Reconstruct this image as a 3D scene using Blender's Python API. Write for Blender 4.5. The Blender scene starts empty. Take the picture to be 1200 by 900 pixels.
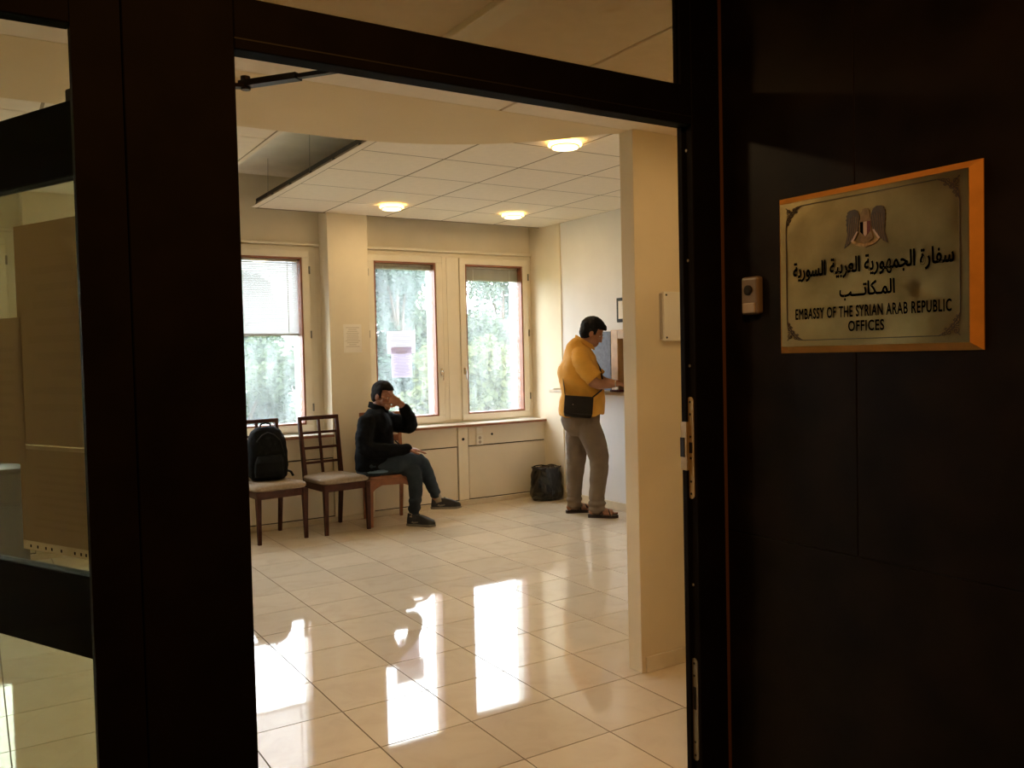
import bpy, bmesh, math, random
from mathutils import Vector, Matrix, noise
random.seed(7)
scene = bpy.context.scene
COL = scene.collection
R = math.radians

# ------------------------------------------------------------------ camera
cam = bpy.data.cameras.new('camera'); cam.sensor_width = 36.0; cam.lens = 30.2406
cam.clip_start = 0.02; cam.clip_end = 300
co = bpy.data.objects.new('camera', cam); COL.objects.link(co); scene.camera = co
YAW, PITCH, ROLL = 0.561392585, -0.0339118516, -0.0233133078
_fw = Vector((math.sin(YAW)*math.cos(PITCH), math.cos(YAW)*math.cos(PITCH), math.sin(PITCH)))
_r0 = Vector((math.cos(YAW), -math.sin(YAW), 0)); _u0 = _r0.cross(_fw)
_r = math.cos(ROLL)*_r0 + math.sin(ROLL)*_u0; _u = -math.sin(ROLL)*_r0 + math.cos(ROLL)*_u0
co.matrix_world = Matrix(((_r.x,_u.x,-_fw.x,-1.6751),(_r.y,_u.y,-_fw.y,-3.0352),(_r.z,_u.z,-_fw.z,1.4905),(0,0,0,1)))

# ------------------------------------------------------------------ sky, exposure
SKY = 5.5
world = bpy.data.worlds.new('overcast_sky'); scene.world = world; world.use_nodes = True
bg = world.node_tree.nodes['Background']
bg.inputs[0].default_value = (0.93, 0.965, 1.0, 1); bg.inputs[1].default_value = SKY
scene.view_settings.view_transform = 'Standard'; scene.view_settings.look = 'None'
scene.view_settings.gamma = 1.0; scene.view_settings.use_curve_mapping = False
scene.view_settings.exposure = 1.3
LAMP_W = 2.0         # watts of each round ceiling lamp
scene.cycles.use_denoising = True
scene.cycles.max_bounces = 10; scene.cycles.diffuse_bounces = 6; scene.cycles.transparent_max_bounces = 24
scene.cycles.sample_clamp_indirect = 8.0
scene.cycles.caustics_reflective = False; scene.cycles.caustics_refractive = False

# ------------------------------------------------------------------ materials
MATS = {}
def mat(name, col, rough=0.6, metal=0.0, var=0.0, vscale=6.0, bump=0.0, bscale=60.0, coat=0.0, spec=0.5, col2=None, sheen=0.0):
    if name in MATS: return MATS[name]
    m = bpy.data.materials.new(name); m.use_nodes = True; nt = m.node_tree; b = nt.nodes['Principled BSDF']
    b.inputs['Base Color'].default_value = (*col, 1); b.inputs['Roughness'].default_value = rough
    b.inputs['Metallic'].default_value = metal; b.inputs['Specular IOR Level'].default_value = spec
    b.inputs['Coat Weight'].default_value = coat; b.inputs['Coat Roughness'].default_value = 0.05
    if sheen: b.inputs['Sheen Weight'].default_value = sheen
    tc = nt.nodes.new('ShaderNodeTexCoord')
    if var > 0 or col2:
        n = nt.nodes.new('ShaderNodeTexNoise'); n.inputs['Scale'].default_value = vscale; n.inputs['Detail'].default_value = 6
        nt.links.new(tc.outputs['Object'], n.inputs['Vector'])
        r = nt.nodes.new('ShaderNodeValToRGB'); r.color_ramp.elements[0].position = 0.3; r.color_ramp.elements[1].position = 0.7
        c2 = col2 or tuple(min(1, c*(1+var)) for c in col); c1 = col if col2 else tuple(c*(1-var) for c in col)
        r.color_ramp.elements[0].color = (*c1, 1); r.color_ramp.elements[1].color = (*c2, 1)
        nt.links.new(n.outputs['Fac'], r.inputs['Fac']); nt.links.new(r.outputs['Color'], b.inputs['Base Color'])
    if bump > 0:
        n = nt.nodes.new('ShaderNodeTexNoise'); n.inputs['Scale'].default_value = bscale; n.inputs['Detail'].default_value = 4
        nt.links.new(tc.outputs['Object'], n.inputs['Vector'])
        bp = nt.nodes.new('ShaderNodeBump'); bp.inputs['Strength'].default_value = bump; bp.inputs['Distance'].default_value = 0.01
        nt.links.new(n.outputs['Fac'], bp.inputs['Height']); nt.links.new(bp.outputs['Normal'], b.inputs['Normal'])
    MATS[name] = m; return m
def emat(name, col, s):
    m = bpy.data.materials.new(name); m.use_nodes = True; nt = m.node_tree; b = nt.nodes['Principled BSDF']
    b.inputs['Base Color'].default_value = (0.9, 0.85, 0.7, 1); b.inputs['Emission Color'].default_value = (*col, 1); b.inputs['Emission Strength'].default_value = s
    MATS[name] = m; return m
def glassmat(name, tint=(1, 1, 1), haze=0.0, hazecol=(1, 1, 1)):
    m = bpy.data.materials.new(name); m.use_nodes = True; nt = m.node_tree; nt.nodes.clear()
    out = nt.nodes.new('ShaderNodeOutputMaterial'); t = nt.nodes.new('ShaderNodeBsdfTransparent'); t.inputs[0].default_value = (*tint, 1)
    g = nt.nodes.new('ShaderNodeBsdfGlossy'); g.inputs['Roughness'].default_value = 0.02
    fr = nt.nodes.new('ShaderNodeFresnel'); fr.inputs['IOR'].default_value = 1.45
    ge = nt.nodes.new('ShaderNodeNewGeometry'); mi = nt.nodes.new('ShaderNodeMapRange'); mi.inputs['To Min'].default_value = 1.45; mi.inputs['To Max'].default_value = 1/1.45
    nt.links.new(ge.outputs['Backfacing'], mi.inputs['Value']); nt.links.new(mi.outputs[0], fr.inputs['IOR'])     # same reflectance on both faces of a pane
    mx = nt.nodes.new('ShaderNodeMixShader'); nt.links.new(fr.outputs[0], mx.inputs[0])
    base = t.outputs[0]
    if haze > 0:
        tr = nt.nodes.new('ShaderNodeBsdfTranslucent'); tr.inputs[0].default_value = (*hazecol, 1)
        tc = nt.nodes.new('ShaderNodeTexCoord'); n = nt.nodes.new('ShaderNodeTexNoise'); n.inputs['Scale'].default_value = 3.0; n.inputs['Detail'].default_value = 5
        mp = nt.nodes.new('ShaderNodeMapping'); mp.inputs['Scale'].default_value = (4, 1, 0.6)
        nt.links.new(tc.outputs['Object'], mp.inputs['Vector']); nt.links.new(mp.outputs[0], n.inputs['Vector'])
        mr = nt.nodes.new('ShaderNodeMapRange'); mr.inputs['From Min'].default_value = 0.35; mr.inputs['From Max'].default_value = 0.75
        mr.inputs['To Min'].default_value = haze*0.5; mr.inputs['To Max'].default_value = haze*1.6
        nt.links.new(n.outputs['Fac'], mr.inputs['Value'])
        h = nt.nodes.new('ShaderNodeMixShader'); nt.links.new(mr.outputs[0], h.inputs[0]); nt.links.new(t.outputs[0], h.inputs[1]); nt.links.new(tr.outputs[0], h.inputs[2])
        base = h.outputs[0]
    nt.links.new(base, mx.inputs[1]); nt.links.new(g.outputs[0], mx.inputs[2]); nt.links.new(mx.outputs[0], out.inputs[0])
    MATS[name] = m; return m
def thinmat(name, col, trans=0.5, lines=0.0, lscale=40.0, linecol=(0.2, 0.2, 0.25), lo=0.0, hi=1.0, axis=2):
    """paper-like sheet: diffuse + translucent, optional printed lines across the sheet (flat print)"""
    m = bpy.data.materials.new(name); m.use_nodes = True; nt = m.node_tree; nt.nodes.clear()
    out = nt.nodes.new('ShaderNodeOutputMaterial'); d = nt.nodes.new('ShaderNodeBsdfDiffuse'); t = nt.nodes.new('ShaderNodeBsdfTranslucent')
    mx = nt.nodes.new('ShaderNodeMixShader'); mx.inputs[0].default_value = trans
    nt.links.new(d.outputs[0], mx.inputs[1]); nt.links.new(t.outputs[0], mx.inputs[2]); nt.links.new(mx.outputs[0], out.inputs[0])
    d.inputs[0].default_value = (*col, 1); t.inputs[0].default_value = (*col, 1)
    if lines > 0:
        tc = nt.nodes.new('ShaderNodeTexCoord'); sp = nt.nodes.new('ShaderNodeSeparateXYZ'); nt.links.new(tc.outputs['Generated'], sp.inputs[0])
        def M(op, a, b=None):
            n = nt.nodes.new('ShaderNodeMath'); n.operation = op
            for i, x in enumerate((a, b)):
                if x is None: continue
                if isinstance(x, (int, float)): n.inputs[i].default_value = x
                else: nt.links.new(x, n.inputs[i])
            return n.outputs[0]
        z = sp.outputs[2]; x = sp.outputs[0]
        row = M('FLOOR', M('MULTIPLY', z, lscale)); fr = M('FRACT', M('MULTIPLY', z, lscale))
        on = M('LESS_THAN', fr, 0.42)
        wn = nt.nodes.new('ShaderNodeTexWhiteNoise'); wn.noise_dimensions = '1D'; nt.links.new(row, wn.inputs['W'])
        ln = M('LESS_THAN', M('ABSOLUTE', M('SUBTRACT', x, 0.5)), M('ADD', M('MULTIPLY', wn.outputs[0], 0.22), 0.2))
        rng = M('MULTIPLY', M('GREATER_THAN', z, lo), M('LESS_THAN', z, hi))
        f = M('MULTIPLY', M('MULTIPLY', on, ln), M('MULTIPLY', rng, lines))
        mc = nt.nodes.new('ShaderNodeMix'); mc.data_type = 'RGBA'; nt.links.new(f, mc.inputs[0]); mc.inputs[6].default_value = (*col, 1); mc.inputs[7].default_value = (*linecol, 1)
        nt.links.new(mc.outputs[2], d.inputs[0]); nt.links.new(mc.outputs[2], t.inputs[0])
    MATS[name] = m; return m

# ------------------------------------------------------------------ object helpers
def wm(o):
    m = Matrix.LocRotScale(o.location, o.rotation_euler, o.scale)
    return wm(o.parent) @ m if o.parent else m
def tag(o, label=None, cat=None, group=None, kind=None):
    if label: o['label'] = label
    if cat: o['category'] = cat
    if group: o['group'] = group
    if kind: o['kind'] = kind
    return o
def empty(name, loc, rz=0.0, label=None, cat=None, group=None, kind=None):
    o = bpy.data.objects.new(name, None); COL.objects.link(o); o.location = loc; o.rotation_euler = (0, 0, rz); o.empty_display_size = 0.1
    return tag(o, label, cat, group, kind)
def copy_tree(o, parent=None):
    c = o.copy(); COL.objects.link(c); c.parent = parent
    for ch in list(o.children): copy_tree(ch, c)
    return c
class V2:
    __slots__ = ('co', 'normal')
    def __init__(s, co, normal): s.co = co; s.normal = normal
class MB:
    def __init__(s): s.v = []; s.f = []
    def add(s, vs, fs):
        n = len(s.v); s.v += [Vector(v) for v in vs]; s.f += [tuple(i+n for i in f) for f in fs]; return s
    def box(s, x0, x1, y0, y1, z0, z1, M=None):
        vs = [Vector((x, y, z)) for z in (z0, z1) for y in (y0, y1) for x in (x0, x1)]
        if M: vs = [M @ v for v in vs]
        return s.add(vs, [(0,2,3,1),(4,5,7,6),(0,1,5,4),(2,6,7,3),(0,4,6,2),(1,3,7,5)])
    def bbox(s, x0, x1, y0, y1, z0, z1, b=0.004, seg=2, M=None):
        bm = bmesh.new(); mb = MB().box(x0, x1, y0, y1, z0, z1)
        vv = [bm.verts.new(v) for v in mb.v]
        for f in mb.f: bm.faces.new([vv[i] for i in f])
        bmesh.ops.bevel(bm, geom=bm.edges[:], offset=b, segments=seg, affect='EDGES', profile=0.5)
        bm.verts.index_update()
        vs = [M @ v.co if M else v.co.copy() for v in bm.verts]; fs = [[v.index for v in f.verts] for f in bm.faces]; bm.free()
        return s.add(vs, fs)
    def beam(s, a, b, w, h, up=(0, 0, 1), w2=None, h2=None):
        a = Vector(a); b = Vector(b); d = (b-a).normalized(); u = Vector(up); x = d.cross(u).normalized(); y = x.cross(d).normalized()
        w2 = w if w2 is None else w2; h2 = h if h2 is None else h2
        vs = []
        for p, ww, hh in ((a, w, h), (b, w2, h2)):
            vs += [p+x*ww/2*i+y*hh/2*j for i, j in ((-1,-1),(1,-1),(1,1),(-1,1))]
        return s.add(vs, [(3,2,1,0),(4,5,6,7),(0,1,5,4),(1,2,6,5),(2,3,7,6),(3,0,4,7)])
    def tube(s, pts, r, n=8, cap=True):
        pts = [Vector(p) for p in pts]; k = len(pts); rr = r if isinstance(r, (list, tuple)) else [r]*k
        rings = []; prev = None
        for i, p in enumerate(pts):
            t = (pts[min(i+1, k-1)]-pts[max(i-1, 0)]).normalized()
            if prev is None: x = t.orthogonal().normalized()
            else: x = (prev - t*prev.dot(t)).normalized()
            prev = x; y = t.cross(x)
            q = rr[i]; qx, qy = (q if isinstance(q, (list, tuple)) else (q, q))
            rings.append([p+x*qx*math.cos(2*math.pi*j/n)+y*qy*math.sin(2*math.pi*j/n) for j in range(n)])
        return s.loft(rings, cap)
    def loft(s, rings, cap=True):
        n = len(rings[0]); vs = [v for rg in rings for v in rg]; fs = []
        for i in range(len(rings)-1):
            for j in range(n):
                a = i*n+j; b = i*n+(j+1) % n; fs.append((a, b, b+n, a+n))
        if cap: fs.append(tuple(range(n-1, -1, -1))); fs.append(tuple((len(rings)-1)*n+j for j in range(n)))
        return s.add(vs, fs)
    def lathe(s, prof, n=24, c=(0, 0, 0), M=None):
        rings = []
        for r, z in prof:
            rg = [Vector((c[0]+r*math.cos(2*math.pi*j/n), c[1]+r*math.sin(2*math.pi*j/n), c[2]+z)) for j in range(n)]
            rings.append([M @ v for v in rg] if M else rg)
        return s.loft(rings)
    def ell(s, c, r, rot=None, n=16, m=10):
        rings = []
        for i in range(m+1):
            a = math.pi*(i+0.15)/(m+0.3); rg = []
            for j in range(n):
                v = Vector((r[0]*math.sin(a)*math.cos(2*math.pi*j/n), r[1]*math.sin(a)*math.sin(2*math.pi*j/n), r[2]*math.cos(a)))
                rg.append(Vector(c)+(rot @ v if rot else v))
            rings.append(rg)
        return s.loft(rings[::-1])
    def prism(s, poly, f0, f1):
        """poly: 2D points; f0/f1 map a 2D point to the two 3D faces"""
        n = len(poly); vs = [f0(*q) for q in poly]+[f1(*q) for q in poly]
        return s.add(vs, [tuple(range(n-1, -1, -1)), tuple(range(n, 2*n))]+[(i, (i+1) % n, (i+1) % n+n, i+n) for i in range(n)])
    def build(s, name, m, parent=None, smooth=False, local=False, label=None, cat=None, group=None, kind=None, base=None):
        me = bpy.data.meshes.new(name); o = bpy.data.objects.new(name, me); COL.objects.link(o)
        vs = s.v
        if parent is not None:
            o.parent = parent
            if not local:
                inv = wm(parent).inverted(); vs = [inv @ v for v in vs]
        elif not local:
            lo = [min(v[i] for v in vs) for i in range(3)]; hi = [max(v[i] for v in vs) for i in range(3)]
            c = Vector(base) if base else Vector(((lo[0]+hi[0])/2, (lo[1]+hi[1])/2, lo[2])); o.location = c; vs = [v-c for v in vs]
        me.from_pydata([tuple(v) for v in vs], [], s.f); me.update()
        bm = bmesh.new(); bm.from_mesh(me); bmesh.ops.recalc_face_normals(bm, faces=bm.faces); bm.to_mesh(me); bm.free()
        if smooth:
            for p in me.polygons: p.use_smooth = True
        me.materials.append(MATS[m] if isinstance(m, str) else m)
        return tag(o, label, cat, group, kind)
    def remesh(s, name, m, parent, voxel=0.008, smooth=6, local=True, wrinkle=0.0, wscale=12.0, post=None, dec=None):
        """merge everything collected here into one continuous skin"""
        me = bpy.data.meshes.new('tmp'); me.from_pydata([tuple(v) for v in s.v], [], s.f); me.update()
        bm = bmesh.new(); bm.from_mesh(me); bmesh.ops.recalc_face_normals(bm, faces=bm.faces); bm.to_mesh(me); bm.free()
        t = bpy.data.objects.new('tmp', me); COL.objects.link(t)
        md = t.modifiers.new('r', 'REMESH'); md.mode = 'VOXEL'; md.voxel_size = voxel
        sm = t.modifiers.new('s', 'SMOOTH'); sm.iterations = smooth; sm.factor = 0.5
        if dec:
            d = t.modifiers.new('d', 'DECIMATE'); d.ratio = dec
        dg = bpy.context.evaluated_depsgraph_get(); nm = bpy.data.meshes.new_from_object(t.evaluated_get(dg))
        bpy.data.objects.remove(t); bpy.data.meshes.remove(me); nm.name = name
        nm.materials.clear(); nm.materials.append(MATS[m] if isinstance(m, str) else m)
        VV = [V2(v.co.copy(), v.normal.copy()) for v in nm.vertices]
        if wrinkle:
            for v in VV:
                q = Vector((v.co.x*wscale, v.co.y*wscale, v.co.z*wscale*0.6))
                v.co += v.normal*wrinkle*(noise.noise(q)+0.5*noise.noise(q*2.3))
        if post: post(VV)
        nm.vertices.foreach_set('co', [x for v in VV for x in v.co]); nm.update()
        for p in nm.polygons: p.use_smooth = True
        o = bpy.data.objects.new(name, nm); COL.objects.link(o); o.parent = parent
        return o
def text(body, size, name, m, mapf, w, h, parent, thick=0.0006, bold=0.0, bev=0.0, sp=1.0):
    """lettering: a text curve turned into mesh, fitted to w x h, mapped by mapf(u,v,w)"""
    c = bpy.data.curves.new('t', 'FONT'); c.body = body; c.size = 1; c.offset = bold; c.bevel_depth = bev; c.bevel_resolution = 0; c.space_character = sp; c.resolution_u = 4
    o = bpy.data.objects.new('t', c); COL.objects.link(o); dg = bpy.context.evaluated_depsgraph_get()
    me = bpy.data.meshes.new_from_object(o.evaluated_get(dg)); bpy.data.objects.remove(o)
    xs = [v.co.x for v in me.vertices]; ys = [v.co.y for v in me.vertices]; x0, x1, y0, y1 = min(xs), max(xs), min(ys), max(ys)
    mb = MB(); mb.v = [mapf((v.co.x-x0)/(x1-x0)*w, (v.co.y-y0)/(y1-y0)*h, thick) for v in me.vertices]; mb.f = [tuple(p.vertices) for p in me.polygons]
    bpy.data.meshes.remove(me)
    return mb.build(name, m, parent)

# ------------------------------------------------------------------ palette
mat('plaster', (0.80, 0.72, 0.56), 0.85, var=0.05, vscale=3, bump=0.05, bscale=120)
mat('partition_paint', (0.72, 0.61, 0.42), 0.8, var=0.06, vscale=2.5, bump=0.06, bscale=90)
mat('white_paint', (0.80, 0.80, 0.80), 0.8, var=0.03, vscale=3)
mat('soffit_paint', (0.74, 0.60, 0.38), 0.85, var=0.03, vscale=2)
mat('ceiling_tile', (0.82, 0.73, 0.61), 0.9, var=0.03, vscale=20, bump=0.06, bscale=300)
mat('ceiling_rail', (0.30, 0.24, 0.16), 0.7)
mat('slab_plaster', (0.86, 0.82, 0.74), 0.9, var=0.08, vscale=4)
mat('frame_white', (0.82, 0.75, 0.60), 0.45, var=0.04, vscale=5)
mat('cladding', (0.76, 0.68, 0.54), 0.5, var=0.03, vscale=4)
mat('gap_dark', (0.04, 0.03, 0.02), 0.8)
mat('sill_white', (0.80, 0.76, 0.68), 0.3, var=0.04)
mat('brown_wood', (0.27, 0.10, 0.05), 0.45, var=0.25, vscale=14)
mat('outer_white', (0.85, 0.85, 0.85), 0.5)
mat('outer_pink', (0.72, 0.56, 0.50), 0.5, var=0.1)
mat('grout', (0.10, 0.065, 0.035), 0.9)
mat('skirting', (0.66, 0.57, 0.42), 0.5, var=0.08, vscale=8)
mat('black_metal', (0.008, 0.0065, 0.005), 0.6, spec=0.03, var=0.2, vscale=9, bump=0.02, bscale=200)
mat('closer_metal', (0.012, 0.012, 0.013), 0.4, 0.0, var=0.1, spec=0.3)
mat('stone_dark', (0.009, 0.0062, 0.0045), 0.42, spec=0.09, var=0.45, vscale=7, bump=0.02, bscale=40)
mat('stone_joint', (0.045, 0.033, 0.022), 0.8)
mat('copper_trim', (0.16, 0.08, 0.04), 0.5)
mat('steel', (0.46, 0.37, 0.23), 0.45, 0.3, var=0.12, vscale=30)
mat('steel_dull', (0.24, 0.23, 0.19), 0.45, 0.3, var=0.15, vscale=30)
mat('hole_black', (0.004, 0.004, 0.004), 0.7)
mat('plastic_white', (0.78, 0.74, 0.64), 0.35, var=0.03)
mat('plastic_grey', (0.42, 0.36, 0.30), 0.35, var=0.05)
mat('chrome', (0.6, 0.6, 0.6), 0.2, 0.9, var=0.05)
mat('brass', (0.30, 0.225, 0.10), 0.30, 1.0, var=0.3, vscale=6, bump=0.55, bscale=4.5)
mat('brass_edge_lit', (0.80, 0.40, 0.09), 0.5, 0.35, var=0.1, vscale=20)  # orange lamp light on the bevel is worked into this colour
mat('ink', (0.003, 0.0025, 0.002), 0.9, spec=0.05)
mat('engraved', (0.05, 0.035, 0.015), 0.5)
mat('emblem_grey', (0.040, 0.029, 0.015), 0.5, var=0.3, vscale=60)
mat('ribbon_gold', (0.30, 0.20, 0.085), 0.5, 0.3, var=0.4, vscale=150); mat('emblem_brown', (0.17, 0.115, 0.05), 0.45, 0.3, var=0.3, vscale=80); mat('emblem_red', (0.10, 0.01, 0.008), 0.5); mat('emblem_white', (0.42, 0.33, 0.28), 0.5)
mat('dark_wood', (0.055, 0.018, 0.009), 0.5, var=0.3, vscale=18, spec=0.25)
mat('orange_wood', (0.24, 0.085, 0.03), 0.4, var=0.25, vscale=16, coat=0.1)
mat('seat_fabric', (0.34, 0.27, 0.20), 0.95, var=0.12, vscale=60, bump=0.25, bscale=500)
mat('bag_black', (0.006, 0.0065, 0.007), 0.8, spec=0.12, var=0.3, vscale=25, bump=0.3, bscale=300)
mat('bin_plastic', (0.006, 0.006, 0.006), 0.2, bump=0.2, bscale=14)
mat('jacket_cloth', (0.0042, 0.005, 0.0068), 0.9, spec=0.1, var=0.3, vscale=18, bump=0.3, bscale=250)
mat('jeans', (0.026, 0.036, 0.048), 0.9, spec=0.15, var=0.35, vscale=9, bump=0.3, bscale=400)
mat('skin_tan', (0.27, 0.115, 0.062), 0.5, var=0.12, vscale=20)
mat('skin_arm', (0.30, 0.135, 0.075), 0.5, var=0.10, vscale=20)
mat('hair_black', (0.006, 0.005, 0.005), 0.7, spec=0.15, var=0.3, vscale=40, bump=0.6, bscale=160)
mat('shirt_yellow', (0.62, 0.30, 0.035), 0.85, var=0.10, vscale=7, bump=0.15, bscale=300)
mat('trousers_khaki', (0.145, 0.105, 0.070), 0.9, var=0.12, vscale=8, bump=0.25, bscale=350)
mat('sandal', (0.028, 0.017, 0.010), 0.6, var=0.2)
mat('satchel', (0.011, 0.007, 0.0045), 0.6, spec=0.2, var=0.25, vscale=20, bump=0.2, bscale=200)
mat('shoe_black', (0.014, 0.013, 0.012), 0.5, var=0.2, vscale=20); mat('shoe_grey', (0.16, 0.14, 0.11), 0.5); mat('sock', (0.30, 0.25, 0.18), 0.9, bump=0.2, bscale=300)
mat('blue_cloth', (0.10, 0.16, 0.24), 0.9, var=0.1)
mat('eye_white', (0.7, 0.68, 0.65), 0.2); mat('iris', (0.02, 0.012, 0.008), 0.2)
mat('counter_wood', (0.55, 0.36, 0.18), 0.4, var=0.15, vscale=14); mat('panel_wood', (0.22, 0.10, 0.03), 0.4, var=0.2, vscale=14)
mat('counter_top', (0.60, 0.50, 0.36), 0.3, var=0.1, vscale=20)
mat('blue_board', (0.17, 0.20, 0.26), 0.8, var=0.18, vscale=30, bump=0.2, bscale=200)
mat('bark', (0.10, 0.07, 0.05), 0.9, var=0.3, vscale=12, bump=0.5, bscale=20)
mat('grass', (0.10, 0.14, 0.05), 0.95, var=0.3, vscale=1.5); mat('vestibule_wall', (0.03, 0.024, 0.018), 0.7, var=0.2); mat('vestibule_floor', (0.06, 0.05, 0.04), 0.5, var=0.2)
mat('facade', (0.55, 0.52, 0.48), 0.8, var=0.08)
glassmat('window_glass', (0.95, 0.97, 0.98), 0.065, (0.85, 0.95, 1.0))
glassmat('door_glass', (0.84, 0.87, 0.76)); glassmat('transom_glass', (0.86, 0.80, 0.68)); glassmat('clear_glass', (0.95, 0.96, 0.93))
thinmat('paper_window', (0.92, 0.92, 0.98), 0.42, 0.5, 11, (0.35, 0.35, 0.42), 0.1, 0.92)
thinmat('paper_window_dark', (0.86, 0.84, 0.96), 0.40, 0.45, 26, (0.3, 0.3, 0.4), 0.05, 0.86)
thinmat('paper_column', (0.90, 0.85, 0.76), 0.05, 0.5, 15, (0.45, 0.38, 0.28), 0.18, 0.9)
thinmat('paper_door', (0.62, 0.53, 0.37), 0.34, 0.14, 13, (0.42, 0.32, 0.2), 0.15, 0.85)
thinmat('paper_strip', (0.9, 0.85, 0.7), 0.4)
mat('slat_shaded', (0.50, 0.46, 0.38), 0.5)  # raised slats coloured darker for their shade against the bright sky
thinmat('blind_slat', (0.80, 0.80, 0.80), 0.20)
emat('lamp_glow', (1.0, 0.60, 0.16), 3.2)
emat('lamp_glow_low', (1.0, 0.82, 0.45), 1.5)

def floor_material():
    m = bpy.data.materials.new('floor_tile'); m.use_nodes = True; nt = m.node_tree; b = nt.nodes['Principled BSDF']; N = nt.nodes.new; K = nt.links.new
    tc = N('ShaderNodeTexCoord'); oi = N('ShaderNodeObjectInfo')
    ad = N('ShaderNodeVectorMath'); ad.operation = 'MULTIPLY_ADD'; K(oi.outputs['Random'], ad.inputs[0]); ad.inputs[1].default_value = (37, 53, 11); K(tc.outputs['Object'], ad.inputs[2])
    n = N('ShaderNodeTexNoise'); n.inputs['Scale'].default_value = 5; n.inputs['Detail'].default_value = 8; n.inputs['Distortion'].default_value = 1.2; K(ad.outputs[0], n.inputs['Vector'])
    r = N('ShaderNodeValToRGB'); e = r.color_ramp.elements; e[0].position = 0.25; e[0].color = (0.66, 0.55, 0.41, 1); e[1].position = 0.7; e[1].color = (0.74, 0.64, 0.49, 1)
    x = e.new(0.49); x.color = (0.72, 0.62, 0.47, 1)
    K(n.outputs['Fac'], r.inputs['Fac'])
    hs = N('ShaderNodeHueSaturation'); K(r.outputs['Color'], hs.inputs['Color']); mr = N('ShaderNodeMapRange'); mr.inputs['To Min'].default_value = 0.94; mr.inputs['To Max'].default_value = 1.05
    K(oi.outputs['Random'], mr.inputs['Value']); K(mr.outputs[0], hs.inputs['Value']); K(hs.outputs['Color'], b.inputs['Base Color'])
    b.inputs['Roughness'].default_value = 0.04; b.inputs['Specular IOR Level'].default_value = 0.62
    n2 = N('ShaderNodeTexNoise'); n2.inputs['Scale'].default_value = 6; K(tc.outputs['Object'], n2.inputs['Vector'])
    bp = N('ShaderNodeBump'); bp.inputs['Strength'].default_value = 0.008; bp.inputs['Distance'].default_value = 0.01; K(n2.outputs['Fac'], bp.inputs['Height']); K(bp.outputs['Normal'], b.inputs['Normal'])
    MATS['floor_tile'] = m
floor_material()

# ------------------------------------------------------------------ room: X along the door plane, Y into the room
XL, XR = -3.40, 3.46        # side walls
YD, YW = -1.34, 4.48        # door plane, window wall (front of the columns)
ZC, ZS, ZP = 2.816, 2.50, 3.15   # tile ceiling, soffit, slab
TILE = 0.4

fl = MB().box(XL-0.1, XR+0.1, YD-0.02, 5.0, -0.12, -0.0025).build('floor', 'grout', kind='structure')
tile_meshes = {}
def floor_tile(x0, x1, y0, y1):
    w, d = round(x1-x0, 3), round(y1-y0, 3); g = 0.0028
    if w < 0.03 or d < 0.03: return
    key = (w, d)
    if key not in tile_meshes:
        mb = MB().box(g, w-g, g, d-g, -0.02, 0.0); o = mb.build('tile', 'floor_tile', fl, local=True); tile_meshes[key] = o.data
    else:
        o = bpy.data.objects.new('tile', tile_meshes[key]); COL.objects.link(o); o.parent = fl
    o.location = Vector((x0, y0, 0))-fl.location
for i in range(-9, 9):
    for j in range(-4, 12):
        floor_tile(max(i*TILE, XL), min((i+1)*TILE, XR), max(j*TILE, YD+0.02), min((j+1)*TILE, YW))

# walls
wr = empty('wall_right', (XR, 2.2, 0), kind='structure')
def part(name, m, parent, *boxes, **k):
    mb = MB()
    for b in boxes: mb.box(*b)
    return mb.build(name, m, parent, **k)
# counter window opening: Y 2.50..3.32, Z 1.13..1.69
part('plaster', 'white_paint', wr, (XR, XR+0.15, 0.09, 2.50, 0, ZP), (XR, XR+0.15, 3.32, 4.14, 0, ZP), (XR, XR+0.15, 2.50, 3.32, 0, 1.13), (XR, XR+0.15, 2.50, 3.32, 1.69, ZP))
part('corner_pier', 'plaster', wr, (XR-0.012, XR+0.15, 4.14, 4.98, 0, ZP))
MB().bbox(XR-0.016, XR, 0.09, 4.14, 0, 0.075, 0.003, 1).build('baseboard_right', 'skirting', kind='structure')
part('wall_left', 'plaster', None, (XL-0.15, XL, YD-0.05, 5.0, 0, ZP), kind='structure')
ww = empty('wall_window', (0, YW, 0), kind='structure')
COLS = [(1.107, 1.498), (-1.30, -0.90), (-3.75, -3.30)]
for a, b in COLS:
    MB().bbox(a, b, YW, 4.86, 0, ZP, 0.006, 2).build('column', 'plaster', ww)
BAYS = [(1.498, XR), (-0.90, 1.107), (-3.30, -1.30)]
for a, b in BAYS:
    part('lintel', 'plaster', ww, (a, b, 4.70, 4.86, 2.52, ZP))
    MB().bbox(a, b-0.012, 4.655, 4.70, 2.535, 2.56, 0.004, 1).build('ledge', 'frame_white', ww)
    part('spandrel', 'gap_dark', ww, (a, b, 4.50, 4.86, 0, 0.785))
    s = MB().bbox(a, b, YW-0.035, 4.70, 0.790, 0.812, 0.004, 2).build('sill', 'sill_white', ww)
    MB().box(a+0.002, b-0.002, YW-0.038, YW-0.028, 0.783, 0.803).build('sill_edge', 'brown_wood', s)
    mid = a+0.49*(b-a) if a > 1 else a+0.5*(b-a)
    for x0, x1 in ((a, mid-0.06), (mid+0.06, b)):
        MB().bbox(x0+0.003, x1-0.003, 4.482, 4.52, 0.592, 0.784, 0.003, 1).build('cladding_panel', 'cladding', ww)
        MB().bbox(x0+0.005, x1-0.005, 4.489, 4.52, 0.055, 0.580, 0.003, 1).build('cladding_panel', 'cladding', ww)
    MB().bbox(mid-0.056, mid+0.056, 4.478, 4.52, 0.05, 0.784, 0.003, 1).build('cladding_post', 'frame_white', ww)
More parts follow.
